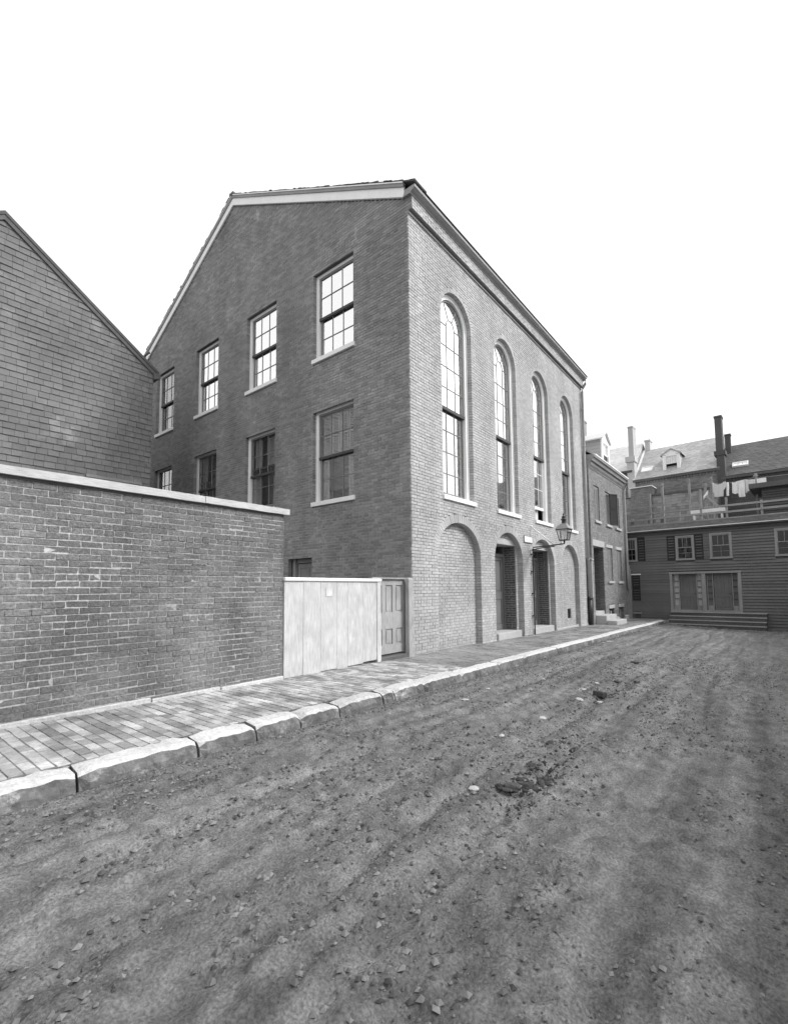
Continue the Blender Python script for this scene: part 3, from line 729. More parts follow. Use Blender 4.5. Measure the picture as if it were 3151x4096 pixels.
lx, ly = 6.28, -1.08
t = thing('street_lamp', 'gas lantern on an iron bracket arm reaching out over the pavement', 'lamp', (lx, -.06, zg(lx)))
MB().tube([(lx, -.06, zg(lx)), (lx, -.06, 2.62), (lx, -.075, 2.67), (lx, -.12, 2.685), (lx, -.6, 2.70), (lx, ly, 2.735)], .019, 8).build('gas_pipe', 'iron', t)
MB().tube([(lx+.0, -.02, 2.60), (lx, -.3, 2.645), (lx, -.78, 2.67)], .016, 6).build('arm', 'iron', t)
MB().tube([(lx+.06, -.0, 3.37), (lx+.02, -.74, 2.725)], .019, 8).lathe((lx+.06, -.012, 3.37), [(0, -.03), (.04, -.02), (.04, .02), (0, .03)], 8).build('brace', 'white', t)
mb = MB()
for z in (.5, 1.2, 1.9, 2.45): mb.box(FS, lx-.05, lx+.05, z, z+.03, .0, .09)
mb.build('pipe_clip', 'iron', t)
c = (lx, ly, 0)
fr_ = MB(); b0, b1, h0, h1 = 2.85, 3.16, .115, .175
for sx in (-1, 1):
    for sy in (-1, 1): fr_.tube([(lx+sx*h0, ly+sy*h0, b0), (lx+sx*h1, ly+sy*h1, b1)], .011, 6)
fr_.frustum((lx, ly, b0-.02), [(h0+.012, 0), (h0+.012, .022)]).frustum((lx, ly, b1-.005), [(h1+.012, 0), (h1+.02, .02)])
fr_.tube([(lx, ly, 2.735), (lx, ly, 2.84)], [.02, .03], 8)
fr_.tube([(lx-.165, ly+.05, 2.70), (lx-.19, ly+.05, 3.1)], .009, 6)
fr_.build('lantern_frame', 'iron', t)
for k in range(4):
    a = k*math.pi/2; ca, sa = math.cos(a), math.sin(a)
    q = []
    for h, z in ((h0-.004, b0+.004), (h1-.004, b1-.004)):
        for tt in (-1, 1): q.append((lx+ca*h-sa*h*tt*.96, ly+sa*h+ca*h*tt*.96, z))
    MB().add([q[0], q[1], q[3], q[2]], [(0, 1, 2, 3)]).build('pane', 'glass_lamp', t)
MB().lathe((lx, ly, b0), [(.012, 0), (.012, .09), (.03, .1), (.0, .12)], 8).build('burner', 'trim_old', t)
MB().frustum((lx, ly, b1+.015), [(.205, 0), (.205, .012), (.150, .09), (.075, .175), (.075, .18)]).build('lantern_roof', 'tin', t)
MB().lathe((lx, ly, 3.345), [(.07, 0), (.062, .02), (.06, .12), (.085, .125), (.085, .145), (.05, .165), (.048, .2), (.065, .205), (.05, .235), (.018, .25), (.014, .27), (.028, .29), (.022, .31), (0, .325)], 14).build('chimney', 'iron', t)

# ================================================================== YARD WALL, BOARD FENCE, SIDE DOOR
wall = thing('brick_wall', 'long sooty brick yard wall with a pale coping, left of the board fence', 'wall', (-6, 0, 0))
FW_ = Fr((0, 0, 0), (1, 0, 0), (0, -1, 0))
br, mo = brick_courses(lambda z: [(-12.5, -3.31)], .055, 2.56, [], ch=.0735, bl=.212, joint=.010, rd=.2)
mort = mortar_mesh(FW_, mo, 'mortar_yard', wall, d=-.006, name='mortar', extra=lambda m: m.wb(-12.5, -3.34, .03, .3, -.2, 2.575))
pieces(FW_, br, 'brick_yard', wall, 'brick', 'bricks', 300, proud=.005, wob=.004)
fE = Fr((-3.315, 0, 0), (0, 1, 0), (1, 0, 0)); bb, mm = brick_courses(lambda z: [(.0, .3)], .055, 2.56, [], ch=.0735)
pieces(fE, bb, 'brick_yard', wall, 'end_brick', 'end_bricks', 30); mortar_mesh(fE, mm, 'mortar_yard', wall, name='mortar')
for a, b, m_ in ((-12.6, -8.3, 'coping'), (-8.295, -4.64, 'coping'), (-4.632, -3.24, 'coping')):
    mb = MB(); n = 14; vs = []
    for k in range(n+1):
        x = a+(b-a)*k/n
        for y, z in ((-.055, 2.585), (.34, 2.585), (.34, 2.68), (-.055, 2.675)): vs.append((x, y+rnd.uniform(-.003, .003), z+rnd.uniform(-.003, .003)))
    fs = [(k*4+j, (k+1)*4+j, (k+1)*4+(j+1) % 4, k*4+(j+1) % 4) for k in range(n) for j in range(4)]+[(0, 1, 2, 3), (n*4+3, n*4+2, n*4+1, n*4)]
    mb.add(vs, fs).build('coping', m_, wall, label='speckled coping board at the right end' if a > -5 else None)
MB().wb(-12.5, -3.32, -.012, .3, 2.56, 2.585).build('coping_bed', 'mortar_dark', wall)
xs = [-12.4, -9.2, -7.4, -5.25, -4.35, -3.32]
for a, b in zip(xs[:-1], xs[1:]):
    zt = max(zg(a), zg(b))
    MB().wb(a+.008, b-.008, -.045+rnd.uniform(-.008, .006), .1, zt-.15, zt+.035+rnd.uniform(-.006, .006)).build('base_stone', 'granite', wall, bevel=.01)

fence = thing('board_fence', 'pale vertical board fence between the brick yard wall and the side door', 'fence', (-2.2, 0, 0))
xs = [-3.305, -2.93, -2.56, -2.19, -1.93, -1.53, -1.15]
bt = [.0, -.005, .012, -.01, .02, .045]
for i, (a, b) in enumerate(zip(xs[:-1], xs[1:])):
    z = zg(a)+bt[i]; e = rnd.uniform(-.004, .004)
    mb = MB().wb(a+.002, b-.002, -.02+e, .008+e, z, 1.538); mb.build('plank', 'fence', fence, bevel=.0015)
MB().wb(-1.15, -1.035, -.032, .012, zg(-1)-.0, 1.538).build('end_batten', 'fence', fence, bevel=.004)
MB().wb(-3.31, -1.02, -.05, .05, 1.54, 1.60).build('cap_rail', 'white', fence, bevel=.012)
MB().wb(-3.3, -1.05, .012, .07, 1.25, 1.36).wb(-3.3, -1.05, .012, .07, .3, .41).build('back_rail', 'wood_grey', fence)
free('paper_notice', MB().wb(-2.455, -2.31, -.030, -.026, 1.285, 1.425).mesh('paper_notice', 'notice'), 'small white square of paper pasted high on the pale board fence', 'notice')

gd = thing('panelled_gate', 'grey panelled wooden door set back between board fence and corner post', 'gate', (-.6, .1, 0))
pd = panel_door(Fr((0, .1, 0), (1, 0, 0), (0, -1, 0)), -1.19, -.10, .11, 1.6, 0.0, gd, m='gate_paint', cols=3, splits=(.33, .55), st=.11, name='door_leaf', handle=False)
MB().wb(-1.2, -.03, -.03, .3, -.2, zg(0)+.07).build('threshold', 'wood_dark', gd, bevel=.01)
MB().wb(-1.2, -.12, .05, .13, 1.602, 1.635).build('top_rail', 'wood_grey', gd)
post = MB().add([(-.185, -.055, -.2), (-.012, -.055, -.2), (-.012, .06, -.2), (-.185, .06, -.2), (-.18, -.05, 1.60), (-.02, -.05, 1.60), (-.02, .05, 1.60), (-.18, .05, 1.60), (-.155, -.03, 1.635), (-.045, -.03, 1.635), (-.045, .03, 1.635), (-.155, .03, 1.635)],
    [(3, 2, 1, 0), (8, 9, 10, 11)]+[(k, (k+1) % 4, (k+1) % 4+4, k+4) for k in range(4)]+[(k+4, (k+1) % 4+4, (k+1) % 4+8, k+8) for k in range(4)])
free('gate_post', post.mesh('gate_post', 'gate_paint', bevel=.008), 'weathered square post against the corner of the meeting house', 'post')

# ================================================================== SLATE-HUNG HOUSE ON THE LEFT
sl = thing('slate_hung_house', 'grey gabled house hung with rectangular slates behind the yard wall', 'house', (-5.5, 8, 0))
F8 = Fr((0, 8, 0), (1, 0, 0), (0, -1, 0)); XR, XL, XM = -2.0, -9.0, -5.5; ZEV = 7.86; SLP = .735
def clip8(z):
    if z <= ZEV: return [(XL, XR)]
    q = (z-ZEV)/SLP; return [(XL+q, XR-q)] if XR-XL-2*q > .1 else []
def clip8w(z):
    iv = clip8(z)
    return sub(iv, -3.55, -2.33) if 2.6 < z < 4.5 else iv
shingles(F8, shingle_list(XL, XR, 1.5, ZEV+SLP*3.5, .158, .18, .27, clipf=clip8w, gap=.006, jitter=.004), 'shingle', sl, 300, tilt=.018, single='slate', stuff='slate_courses')
MB().prism(F8, [(XL, -.3), (XR, -.3), (XR, ZEV), (XM, ZEV+SLP*3.5), (XL, ZEV)], -.2, -.004).build('wall', 'mortar_dark', sl)
FSd = Fr((XR, 8, 0), (0, 1, 0), (1, 0, 0))
shingles(FSd, shingle_list(0.0, 6.5, 1.5, ZEV-.05, .171, .24, .36), 'shingle', sl, 0, single='slate', stuff='slate_courses')
MB().wb(XR-.2, XR-.004, 8.2, 14.5, -.3, ZEV).wb(XL, XL+.2, 8.2, 14.5, -.3, ZEV).wb(XL, XR, 14.3, 14.5, -.3, ZEV).build('side_wall', 'mortar_dark', sl)
for sg in (1, -1):
    e = XR if sg > 0 else XL; zt = ZEV+SLP*3.5
    MB().prism(F8, [(e+sg*.14, ZEV-.06), (XM, zt+.03), (XM, zt+.12), (e+sg*.14, ZEV+.03)], -6.7, .07).build('roof', 'wood_dark', sl)
    MB().prism(F8, [(e+sg*.02, ZEV-.10), (XM, zt-.10), (XM, zt+.03), (e+sg*.10, ZEV-.04)], .004, .05).build('verge_board', 'wood_dark', sl)
MB().prism(F8, [(XR-.02, 7.62), (XR+.17, 7.70), (XR+.17, 7.82), (XR-.02, 7.82)], -.6, .10).build('eave_end', 'wood_dark', sl)
wn = MB().box(F8, -3.55, -3.36, 2.6, 4.42, -.1, .035).box(F8, -2.52, -2.33, 2.6, 4.42, -.1, .035).box(F8, -3.55, -2.33, 4.30, 4.42, -.1, .036).build('window', 'trim_old', sl)
MB().prism(F8, [(-3.62, 4.42), (-2.26, 4.42), (-2.26, 4.49), (-3.62, 4.49)], -.1, .09).build('window_head', 'trim_old', wn)
MB().box(F8, -3.36, -2.52, 2.6, 4.30, -.09, -.08).build('pane', 'glass_low', wn)
MB().box(F8, -3.36, -2.52, 4.22, 4.30, -.06, .0).box(F8, -2.96, -2.92, 2.6, 4.22, -.06, -.01).build('sash', 'sash_dark', wn)
MB().tube([(XR-.25, 7.98, 8.05), (XR-.25, 7.98, 8.27), (XR-.13, 7.98, 8.41)], .028, 8).build('vent_pipe', 'iron', sl)

# ================================================================== BRICK TOWNHOUSE BEYOND
th = thing('brick_townhouse', 'two-storey brick house with louvred shutters and a dormer beyond the meeting house', 'house', (15, -.18, 0))
FT = Fr((0, -.18, 0), (1, 0, 0), (0, -1, 0)); TX0, TX1 = 12.1, 17.88
UW = [(12.72, 13.52), (14.47, 15.28), (16.1, 16.95)]; LW = [(14.42, 15.30), (16.12, 16.97)]; TD = (12.38, 13.84)
BW_ = [(14.42, 15.25), (16.12, 16.98)]
ops = [rect_op(a, b, 4.28, 5.8) for a, b in UW]+[rect_op(a, b, 1.68, 3.2) for a, b in LW]+[rect_op(TD[0], TD[1], -1, 3.15)]+[rect_op(a, b, -1, .42) for a, b in BW_]
ops += [rect_op(a-.1, b+.1, 3.2, 3.34) for a, b in LW]+[rect_op(12.27, 13.98, 3.15, 3.42)]+[rect_op(a-.06, b+.06, .42, .58) for a, b in BW_]
br, mo = brick_courses(lambda z: [(TX0, TX1)], -.4, 6.47, ops, rd=.2)
w_ = mortar_mesh(FT, mo, 'mortar', th); pieces(FT, br, 'brick_far', w_, 'brick', 'bricks', 120)
FTl = Fr((TX0, 0, 0), (0, 1, 0), (-1, 0, 0))
br, mo = brick_courses(lambda z: [(-.18, .02)], -.4, 6.9, [], bl=.1); w_ = mortar_mesh(FTl, mo, 'mortar', th, name='return_wall'); pieces(FTl, br, 'brick_side', w_, 'brick', 'bricks', 0)
FTr = Fr((TX1, 0, 0), (0, 1, 0), (1, 0, 0)); MB().wb(TX1-.25, TX1-.002, -.17, 7, -.4, 6.9).wb(TX0+.02, TX1, 6.8, 7, -.4, 6.9).build('side_wall', 'brick_far', th)
MB().wb(TX0+.3, TX1-.3, .6, .7, -.4, 6.9).build('interior_wall', 'dark', th)
# stone trim
for a, b in LW: MB().box(FT, a-.1, b+.1, 3.2, 3.34, -.15, .012).build('lintel', 'stone', th, bevel=.004)
MB().box(FT, 12.27, 13.98, 3.15, 3.42, -.5, .014).build('lintel', 'stone', th, bevel=.004)
for a, b in BW_:
    MB().box(FT, a-.06, b+.06, .42, .58, -.15, .03).build('lintel', 'stone', th, bevel=.006)
    MB().box(FT, a, b, -.35, .42, -.5, -.42).box(FT, a+.35, a+.47, -.3, .42, -.25, -.18).build('cellar_opening', 'dark', th)
    MB().box(FT, a+.42, a+.58, -.3, .30, -.16, -.06).build('cellar_shutter', 'wood_grey', th)
    MB().box(FT, b+.05, b+.55, zg(15)-.15, zg(15)+.18, -.02, .13).build('cellar_kerb', 'stone', th, bevel=.05)
for (a, b), (z0, z1) in [(q, (4.17, 5.8)) for q in UW]+[(q, (1.56, 3.2)) for q in LW]:
    w_ = MB().box(FT, a, a+.05, z0+.11, z1, -.2, -.05).box(FT, b-.05, b, z0+.11, z1, -.2, -.05).box(FT, a+.05, b-.05, z1-.06, z1, -.2, -.051).build('window', 'trim_old', th)
    MB().box(FT, a-.04, b+.06, z0, z0+.11, -.2, .07).build('sill', 'stone', w_, bevel=.006)
    MB().box(FT, a+.05, b-.05, z0+.11, z1-.06, -.19, -.18).build('pane', 'glass_low', w_)
    m_ = (a+b)/2; leaf = (b-a)/2-.055
    louvre(FT, a+.052, m_-.003, z0+.13, z1-.07, -.055, w_, m='blind_grey', pitch=.042, name='shutter', tilt=.017)
    if not (a == UW[1][0]): louvre(FT, m_+.003, b-.052, z0+.13, z1-.07, -.055, w_, m='blind_grey', pitch=.042, name='shutter', tilt=.017)
    else:
        q = R(36); fL = Fr(FT.p(b-.02, 0, .01), (math.cos(q), -math.sin(q), 0), (-math.sin(q), -math.cos(q), 0))
        louvre(fL, 0, .42, z0+.13, z1+.0, 0, w_, m='blind_dark', pitch=.042, name='shutter', label='dark louvred shutter swung open', tilt=.017)
        q2 = Fr(FT.p(0, 0, 0), (1, 0, 0), (0, -1, 0))
        MB().box(FT, m_-.02, m_+.02, z0+.11, z1-.06, -.17, -.13).build('sash', 'sash', w_)
# doorway
a, b = TD
for e, sg in ((a, 1), (b, -1)):
    f2 = Fr(FT.p(e, 0, 0), (0, 1, 0), (sg, 0, 0)); bb, mm = brick_courses(lambda z: [(.03, .62)], -.3, 3.15, [], d=.003)
    w2 = mortar_mesh(f2, mm, 'mortar_dark', th, d=-.006, name='doorway_side'); pieces(f2, bb, 'brick_recess_shade', w2, 'brick', 'bricks', 0)
panel_door(FT, a+.1, b-.1, .36, 2.6, -.56, th, m='door', cols=2)
MB().box(FT, a, a+.1, .2, 3.15, -.62, -.5).box(FT, b-.1, b, .2, 3.15, -.62, -.5).box(FT, a+.1, b-.1, 2.6, 2.7, -.62, -.502).build('door_frame', 'door', th)
MB().box(FT, a+.1, b-.1, 2.7, 3.15, -.6, -.59).build('transom_pane', 'glass_low', th)
MB().box(FT, a, b, .15, .36, -.62, -.05).build('door_sill', 'stone', th, bevel=.01)
for y0, y1, zt in ((-.05, .42, .22), (-.05, .82, .02)):
    MB().box(FT, 12.36, 13.95, -.4, zt, y0 if zt > .1 else .43, y1).build('stone_step', 'stone', th, bevel=.018)
# dentil cornice and roof
FCt = Fr((0, -.18, 0), (0, -1, 0), (1, 0, 0))
MB().prism(FCt, [(-.1, 6.47), (.025, 6.47), (.025, 6.52), (.05, 6.53), (.05, 6.68), (.07, 6.68), (.08, 6.72), (.16, 6.74), (.20, 6.86), (.26, 6.88), (.27, 6.96), (-.1, 7.02)], TX0, TX1+.05).build('cornice', 'trim_old', th)
mb = MB(); x = TX0+.05
while x < TX1-.05: mb.box(FT, x, x+.055, 6.565, 6.675, .04, .095); x += .115
mb.build('dentils', 'trim_old', th, 'stuff')
MB().box(FT, TX0+.1, TX1+.08, 6.96, 7.01, .1, .29).build('gutter', 'white', th)
sl_ = .74; FRt = Fr((0, 0, 0), (0, 1, 0), (1, 0, 0))
MB().prism(FRt, [(-.4, 6.95), (3.4, 9.76), (7.1, 6.95), (7.1, 7.02), (3.4, 9.84), (-.4, 7.03)], TX0+.02, TX1+.05).build('roof', 'slate_pale', th)
MB().prism(FRt, [(-.17, 6.4), (3.4, 9.7), (7, 6.4)], TX0+.021, TX0+.2).prism(FRt, [(-.17, 6.4), (3.4, 9.7), (7, 6.4)], TX1-.2, TX1-.01).build('gable_wall', 'brick_far', th)
# dormer
dr = MB().wb(15.76, 15.80, .24, 2.3, 7.0, 8.7).wb(16.96, 17.0, .24, 2.3, 7.0, 8.7).build('dormer', 'clap_pale', th)
z = 7.2
while z < 8.68:
    MB().hexa([(15.755, .25, z), (15.755, 2.3, z), (15.755, 2.3, z+.175), (15.755, .25, z+.175), (15.72, .25, z), (15.72, 2.3, z), (15.745, 2.3, z+.178), (15.745, .25, z+.178)]).build('clapboard', 'clap_pale', dr); z += .175
MB().wb(15.72, 15.90, .18, .25, 7.3, 8.72).wb(16.84, 17.03, .18, .25, 7.3, 8.72).wb(15.9, 16.84, .18, .25, 8.55, 8.72).wb(15.9, 16.84, .14, .25, 7.3, 7.42).build('window_frame', 'white', dr)
FDm = Fr((0, .2, 0), (1, 0, 0), (0, -1, 0))
sash_parts(dr, FDm, 15.9, 16.84, 7.98, 8.55, 3, 1, -.02, m_glass='glass', m_sash='white'); sash_parts(dr, FDm, 15.9, 16.84, 7.42, 8.02, 3, 1, -.055, m_glass='glass_low', m_sash='sash')
MB().prism(FDm, [(15.7, 8.70), (17.05, 8.70), (16.375, 9.12)], -.15, .0).build('gable', 'white', dr)
MB().prism(FDm, [(15.60, 8.66), (16.375, 9.14), (17.15, 8.66), (17.15, 8.72), (16.375, 9.20), (15.60, 8.72)], -2.4, .10).build('dormer_roof', 'slate_white', dr)
MB().wb(17.35, 17.86, 1.5, 1.95, 8.3, 10.33).wb(17.32, 17.89, 1.47, 1.98, 10.33, 10.42).build('chimney', 'brick_far', th)
# rain pipe at the far corner; boarded pipe casing at the near corner
MB().tube([(17.82, -.42, 6.9), (17.82, -.42, 6.7), (17.76, -.27, 6.35), (17.76, -.265, 2.4), (17.78, -.265, 1.3)], .055, 8).build('rain_pipe', 'iron_grey', th)
MB().wb(17.86, 17.98, -.34, -.24, 1.25, 2.5).build('pipe_casing', 'trim_old', th)
cs = thing('pipe_casing', 'pale jointed boxing and sloping cap at the joint of the meeting house and brick townhouse', 'casing', (12.04, -.1, 0))
z = .95
for q in (1.45, 1.9, 2.47):
    MB().wb(12.005, 12.09, -.2, -.015, z+.008, q).build('casing_board', 'stone', cs, bevel=.006); z = q
MB().wb(12.03, 12.09, -.2, -.05, zg(12)-.1, .955).build('lower_board', 'wood_grey', cs)
MB().hexa([(11.99, -.25, 2.53), (12.095, -.25, 2.53), (12.095, .0, 2.63), (11.99, 0, 2.63), (11.99, -.25, 2.55), (12.095, -.25, 2.55), (12.095, 0, 2.65), (11.99, 0, 2.65)]).build('cap', 'white', cs)

# ================================================================== CLAPBOARD HOUSE ACROSS THE END
al = R(3.6); uH = (-math.sin(al), -math.cos(al), 0); nH = (-math.cos(al), math.sin(al), 0)
FH = Fr((18.6, -.2, 0), uH, nH)
ch = thing('clapboard_house', 'low weathered clapboard house with a roof deck closing the end of the lane', 'house', (18.6, -3, -.4))
S1 = 9.5
wins = [(-.14, .40, 2.70, 3.95), (2.16, 2.95, 2.67, 3.88), (3.58, 4.45, 2.67, 3.90), (6.0, 6.9, 2.67, 3.9)]
ENT = (1.83, 4.72, .25, 2.10)
holes = [(a, b, c, e) for a, b, c, e in wins]+[(ENT[0], ENT[1], -.6, ENT[3]), (.14, .42, -.25, .0)]
clapboards(FH, -.6, S1, -.55, 4.02, .135, holes, 'clap', ch)
MB().box(FH, -.6, S1, -.6, 4.3, -6.5, -.40).box(FH, -.6, ENT[0], -.6, 4.3, -.399, -.012).box(FH, ENT[1], S1, -.6, 4.3, -.399, -.012).box(FH, ENT[0], ENT[1], ENT[3], 4.3, -.399, -.012).box(FH, ENT[0], ENT[1], -.6, ENT[2]-.08, -.399, -.012).build('wall', 'wood_dark', ch)
for i, (a, b, c, e) in enumerate(wins):
    w_ = MB().box(FH, a, a+.085, c, e, -.01, .045).box(FH, b-.085, b, c, e, -.01, .045).box(FH, a+.085, b-.085, e-.085, e, -.01, .044).box(FH, a-.02, b+.02, c, c+.07, -.01, .07).build('window', 'trim_old', ch)
    zm = (c+e)/2
    MB().box(FH, a+.085, b-.085, c+.07, e-.085, -.0118, -.0112).build('dark_room', 'dark', w_)
    sash_parts(w_, FH, a+.085, b-.085, zm, e-.085, 3 if i != 1 else 3, 1, .03, m_sash='trim_old', m_glass='glass_far', stile=.03, rail=.035, th=.022)
    sash_parts(w_, FH, a+.085, b-.085, c+.07, zm+.03, 2, 2, .012, m_sash='sash', m_glass='glass_far', stile=.03, rail=.03, th=.022)
    if i == 0: MB().box(FH, a+.085, b-.085, zm, e-.085, -.0110, -.0095).build('curtain_or_backing', 'curtain_or_backing', w_)
    if i < 2:
        for s0 in ([b+.02] if i == 0 else [a-.375, b+.02]):
            louvre(FH, s0, s0+.355, c+.01, e+.01, .055, w_, m='blind_dark', pitch=.045, name='shutter')
# entry: two doors with sidelights in one frame
a, b, z0, z1 = ENT
MB().box(FH, a, a+.11, z0, z1-.1, -.3, .06).box(FH, 3.18, 3.34, z0, z1-.1, -.3, .06).box(FH, b-.12, b, z0, z1-.1, -.3, .06).box(FH, a-.02, b+.02, z1-.1, z1, -.3, .075).box(FH, a, b, z0-.08, z0, -.3, .08).build('entry_frame', 'trim_old', ch)
MB().box(FH, a, b, z0, z1, -.35, -.31).build('entry_recess', 'wood_dark', ch)
for s0, s1 in ((1.95, 2.22), (2.92, 3.17), (3.36, 3.62), (4.34, 4.59)):
    lit = s0 < 3.2  # left door's pair: lit look of the panes put into the backing colour
    sp = MB().box(FH, s0, s1, z0, z1-.1, -.20, -.19).build('sidelight', 'curtain_or_backing' if lit else 'door', ch)
    MB().box(FH, s0, s0+.04, z0, z1-.1, -.19, -.12).box(FH, s1-.04, s1, z0, z1-.1, -.19, -.12).box(FH, s0+.04, s1-.04, z0, z0+.22, -.19, -.121).build('sidelight_frame', 'trim_old' if lit else 'wood_grey', sp)
    for k in range(4): MB().box(FH, s0+.04, s1-.04, z0+.52+k*.29, z0+.545+k*.29, -.19, -.14).build('glazing_bar', 'sash_dark', sp)
panel_door(FH, 2.24, 2.90, z0, z1-.1, -.17, ch, m='door', cols=2, splits=(.36, .44), st=.08); panel_door(FH, 3.64, 4.32, z0, z1-.1, -.17, ch, m='door', cols=2, splits=(.36, .44), st=.08)
for k in range(5):
    zt = .17-.175*k
    st_ = MB().box(FH, 1.86, 5.6, zt-.045, zt, .06+.26*k-.02, .06+.26*(k+1)+.03).build('wooden_step', 'wood_grey', ch, bevel=.008)
    MB().box(FH, 1.88, 5.58, zt-.175, zt-.047, .06+.26*k, .06+.26*(k+1)).build('riser', 'wood_dark', st_)
MB().box(FH, .14, .42, -.25, .0, -.1, -.04).build('cellar_hole', 'dark', ch)
MB().box(FH, .08, .48, .0, .09, -.01, .05).build('cellar_lintel', 'trim_old', ch)
MB().box(FH, -.5, 1.8, -.6, -.27, -.02, .06).build('base_sill', 'stone', ch, bevel=.01)
hs = louvre(FH, .10, .47, .68, 2.0, .06, ch, m='blind_dark', name='shutter', pitch=.045, label='dark closed shutter low by the alley door')
MB().box(FH, .06, .52, 2.0, 2.06, -.01, .10).build('shutter_head', 'white', ch)
# eaves, pent roof
FHc = Fr(FH.O, nH, uH)
MB().prism(FHc, [(-.05, 4.02), (.06, 4.02), (.07, 4.12), (.22, 4.16), (.24, 4.22), (-.05, 4.22)], -.6, S1).build('eaves', 'wood_dark', ch)
MB().prism(FHc, [(.0, 4.222), (.25, 4.222), (.25, 4.255), (.0, 4.262)], -.6, S1).build('eave_edge', 'white', ch)
fpz = Fr(FH.p(0, 4.262, .22), uH, None or (0, 0, 1)); kk = np.array(nH)*-.45+np.array([0, 0, .30]); kl = np.linalg.norm(kk); fpz.k = kk/kl; fpz.n = np.cross(fpz.k, np.array(uH)); fpz.n = fpz.n if fpz.n[2] > 0 else -fpz.n
shingles(fpz, shingle_list(-.6, S1, 0, kl, .12, .12, .22, th=.01), 'wood_dark', ch, 0, tilt=.008, stuff='pent_shingles')
MB().box(FH, -.6, S1, 4.3, 4.56, -6.5, -.26).build('roof', 'wood_dark', ch)
# railing of the roof deck
rl = thing('deck_railing', 'three-rail wooden railing along the edge of the roof deck', 'railing', FH.p(2, 4.56, -.35))
for z in (4.60, 4.90, 5.20):
    for s0, s1 in ((-.6, .97), (.97, 3.25), (3.25, 5.6), (5.6, 9.4)):
        dz = rnd.uniform(-.015, .015); MB().box(FH, s0, s1-.004, z-.045+dz, z+.045+dz, -.385, -.35).build('rail', 'wood_grey', rl)
for s, zt in ((-.35, 5.25), (.99, 6.25), (2.3, 5.25), (3.25, 6.15), (4.28, 5.6), (5.6, 5.3), (7.2, 5.3), (8.8, 5.3)):
    MB().box(FH, s-.045, s+.045, 4.5, zt, -.46, -.386).build('post', 'wood_grey', rl)
for s0, s1 in ((.99, 1.9), (-.35, .94)): MB().box(FH, s0, s1, 5.55, 5.63, -.50, -.462).build('rail', 'wood_grey', rl)
for i, (s, d, z0, z1) in enumerate(((1.36, -1.5, 4.56, 6.92), (2.55, -1.8, 4.56, 7.0), (3.43, -2.5, 4.56, 7.1), (3.2, -2.2, 4.56, 6.75), (5.30, -2.5, 4.56, 6.95))):
    o = MB().box(FH, s-.05, s+.05, z0, z1, d-.05, d+.05).box(FH, s-.10, s+.10, z1-.16, z1-.10, d+.052, d+.09).mesh('clothes_post', 'wood_grey')
    free('clothes_post', o, ['leftmost clothes post on the roof deck', 'clothes post on the roof deck, second from the left', 'clothes post just left of the grey shirt', 'shorter clothes post beside the hanging rag', 'clothes post between the sheets at the right'][i], 'post', 'clothes posts on the roof deck')
hd = -2.4
def cloth(name, label, cat, pts, m, sag=.0, group='washing on the line', d=hd, amp=.035):
    """a hanging piece: outline strip list [(s, ztop, zbot)] with folds"""
    mb = MB(); n = 10; cols = []
    for (s, zt, zb) in pts: cols.append((s, zt, zb))
    C_ = []
    for i in range(len(cols)-1):
        for t in np.linspace(0, 1, 5, endpoint=(i == len(cols)-2)): C_.append([cols[i][k]*(1-t)+cols[i+1][k]*t for k in range(3)])
    vs = []
    for side in (0, .012):
        for s, zt, zb in C_:
            for r_ in range(n+1):
                f = r_/n; z = zt*(1-f)+zb*f
                vs.append(FH.p(s+.01*math.sin(7*z), z, d+side+amp*(.3+f)*math.sin(s*31+2*f)+.02*math.sin(s*70)))
    m1 = len(C_); k1 = n+1; N0 = m1*k1; fs = []
    for o in (0, N0):
        for i in range(m1-1):
            for r_ in range(n): fs.append((o+i*k1+r_, o+(i+1)*k1+r_, o+(i+1)*k1+r_+1, o+i*k1+r_+1))
    mb.add(vs, fs, True)
    me = mb.mesh(name, m); me.polygons.foreach_set('use_smooth', [True]*len(me.polygons))
    return free(name, me, label, cat, group)
line = free('clothes_line', MB().tube([FH.p(s, 6.72-.10*math.sin(math.pi*(s-3.43)/1.87)+.02*(s-3.4), hd-.02) for s in np.linspace(3.43, 5.30, 9)], .010, 5).tube([FH.p(s, 6.72-.05*math.sin(math.pi*(s-5.3)/2.5), hd-.02) for s in np.linspace(5.3, 7.8, 9)], .010, 5).mesh('clothes_line', 'trim_old'), 'clothes line strung between the deck posts', 'line')
cloth('grey_shirt', 'light grey shirt pegged upside down at the left of the line', 'shirt', [(3.50, 6.76, 6.28), (3.55, 6.74, 6.2), (3.56, 6.72, 6.0), (3.72, 6.62, 5.98), (3.88, 6.64, 5.98), (3.96, 6.7, 5.99), (3.97, 6.72, 6.3), (4.08, 6.73, 6.45)], 'cloth_grey', amp=.02)
cloth('white_stocking', 'narrow white strip of washing right of the grey shirt', 'washing', [(4.09, 6.68, 5.98), (4.19, 6.67, 5.98)], 'cloth', amp=.015)
cloth('white_towel', 'short white towel in the middle of the line', 'washing', [(4.33, 6.62, 6.10), (4.45, 6.62, 6.02), (4.56, 6.66, 6.06)], 'cloth')
cloth('white_trousers', 'long white drawers hanging lowest on the line', 'washing', [(4.57, 6.67, 6.1), (4.60, 6.67, 5.84), (4.72, 6.68, 5.83), (4.86, 6.70, 5.84)], 'cloth')
cloth('grey_sheet', 'broad light grey sheet left of the tall white post tip', 'washing', [(4.88, 6.70, 6.0), (5.0, 6.66, 6.1), (5.2, 6.66, 6.15), (5.27, 6.64, 6.2)], 'cloth_grey')
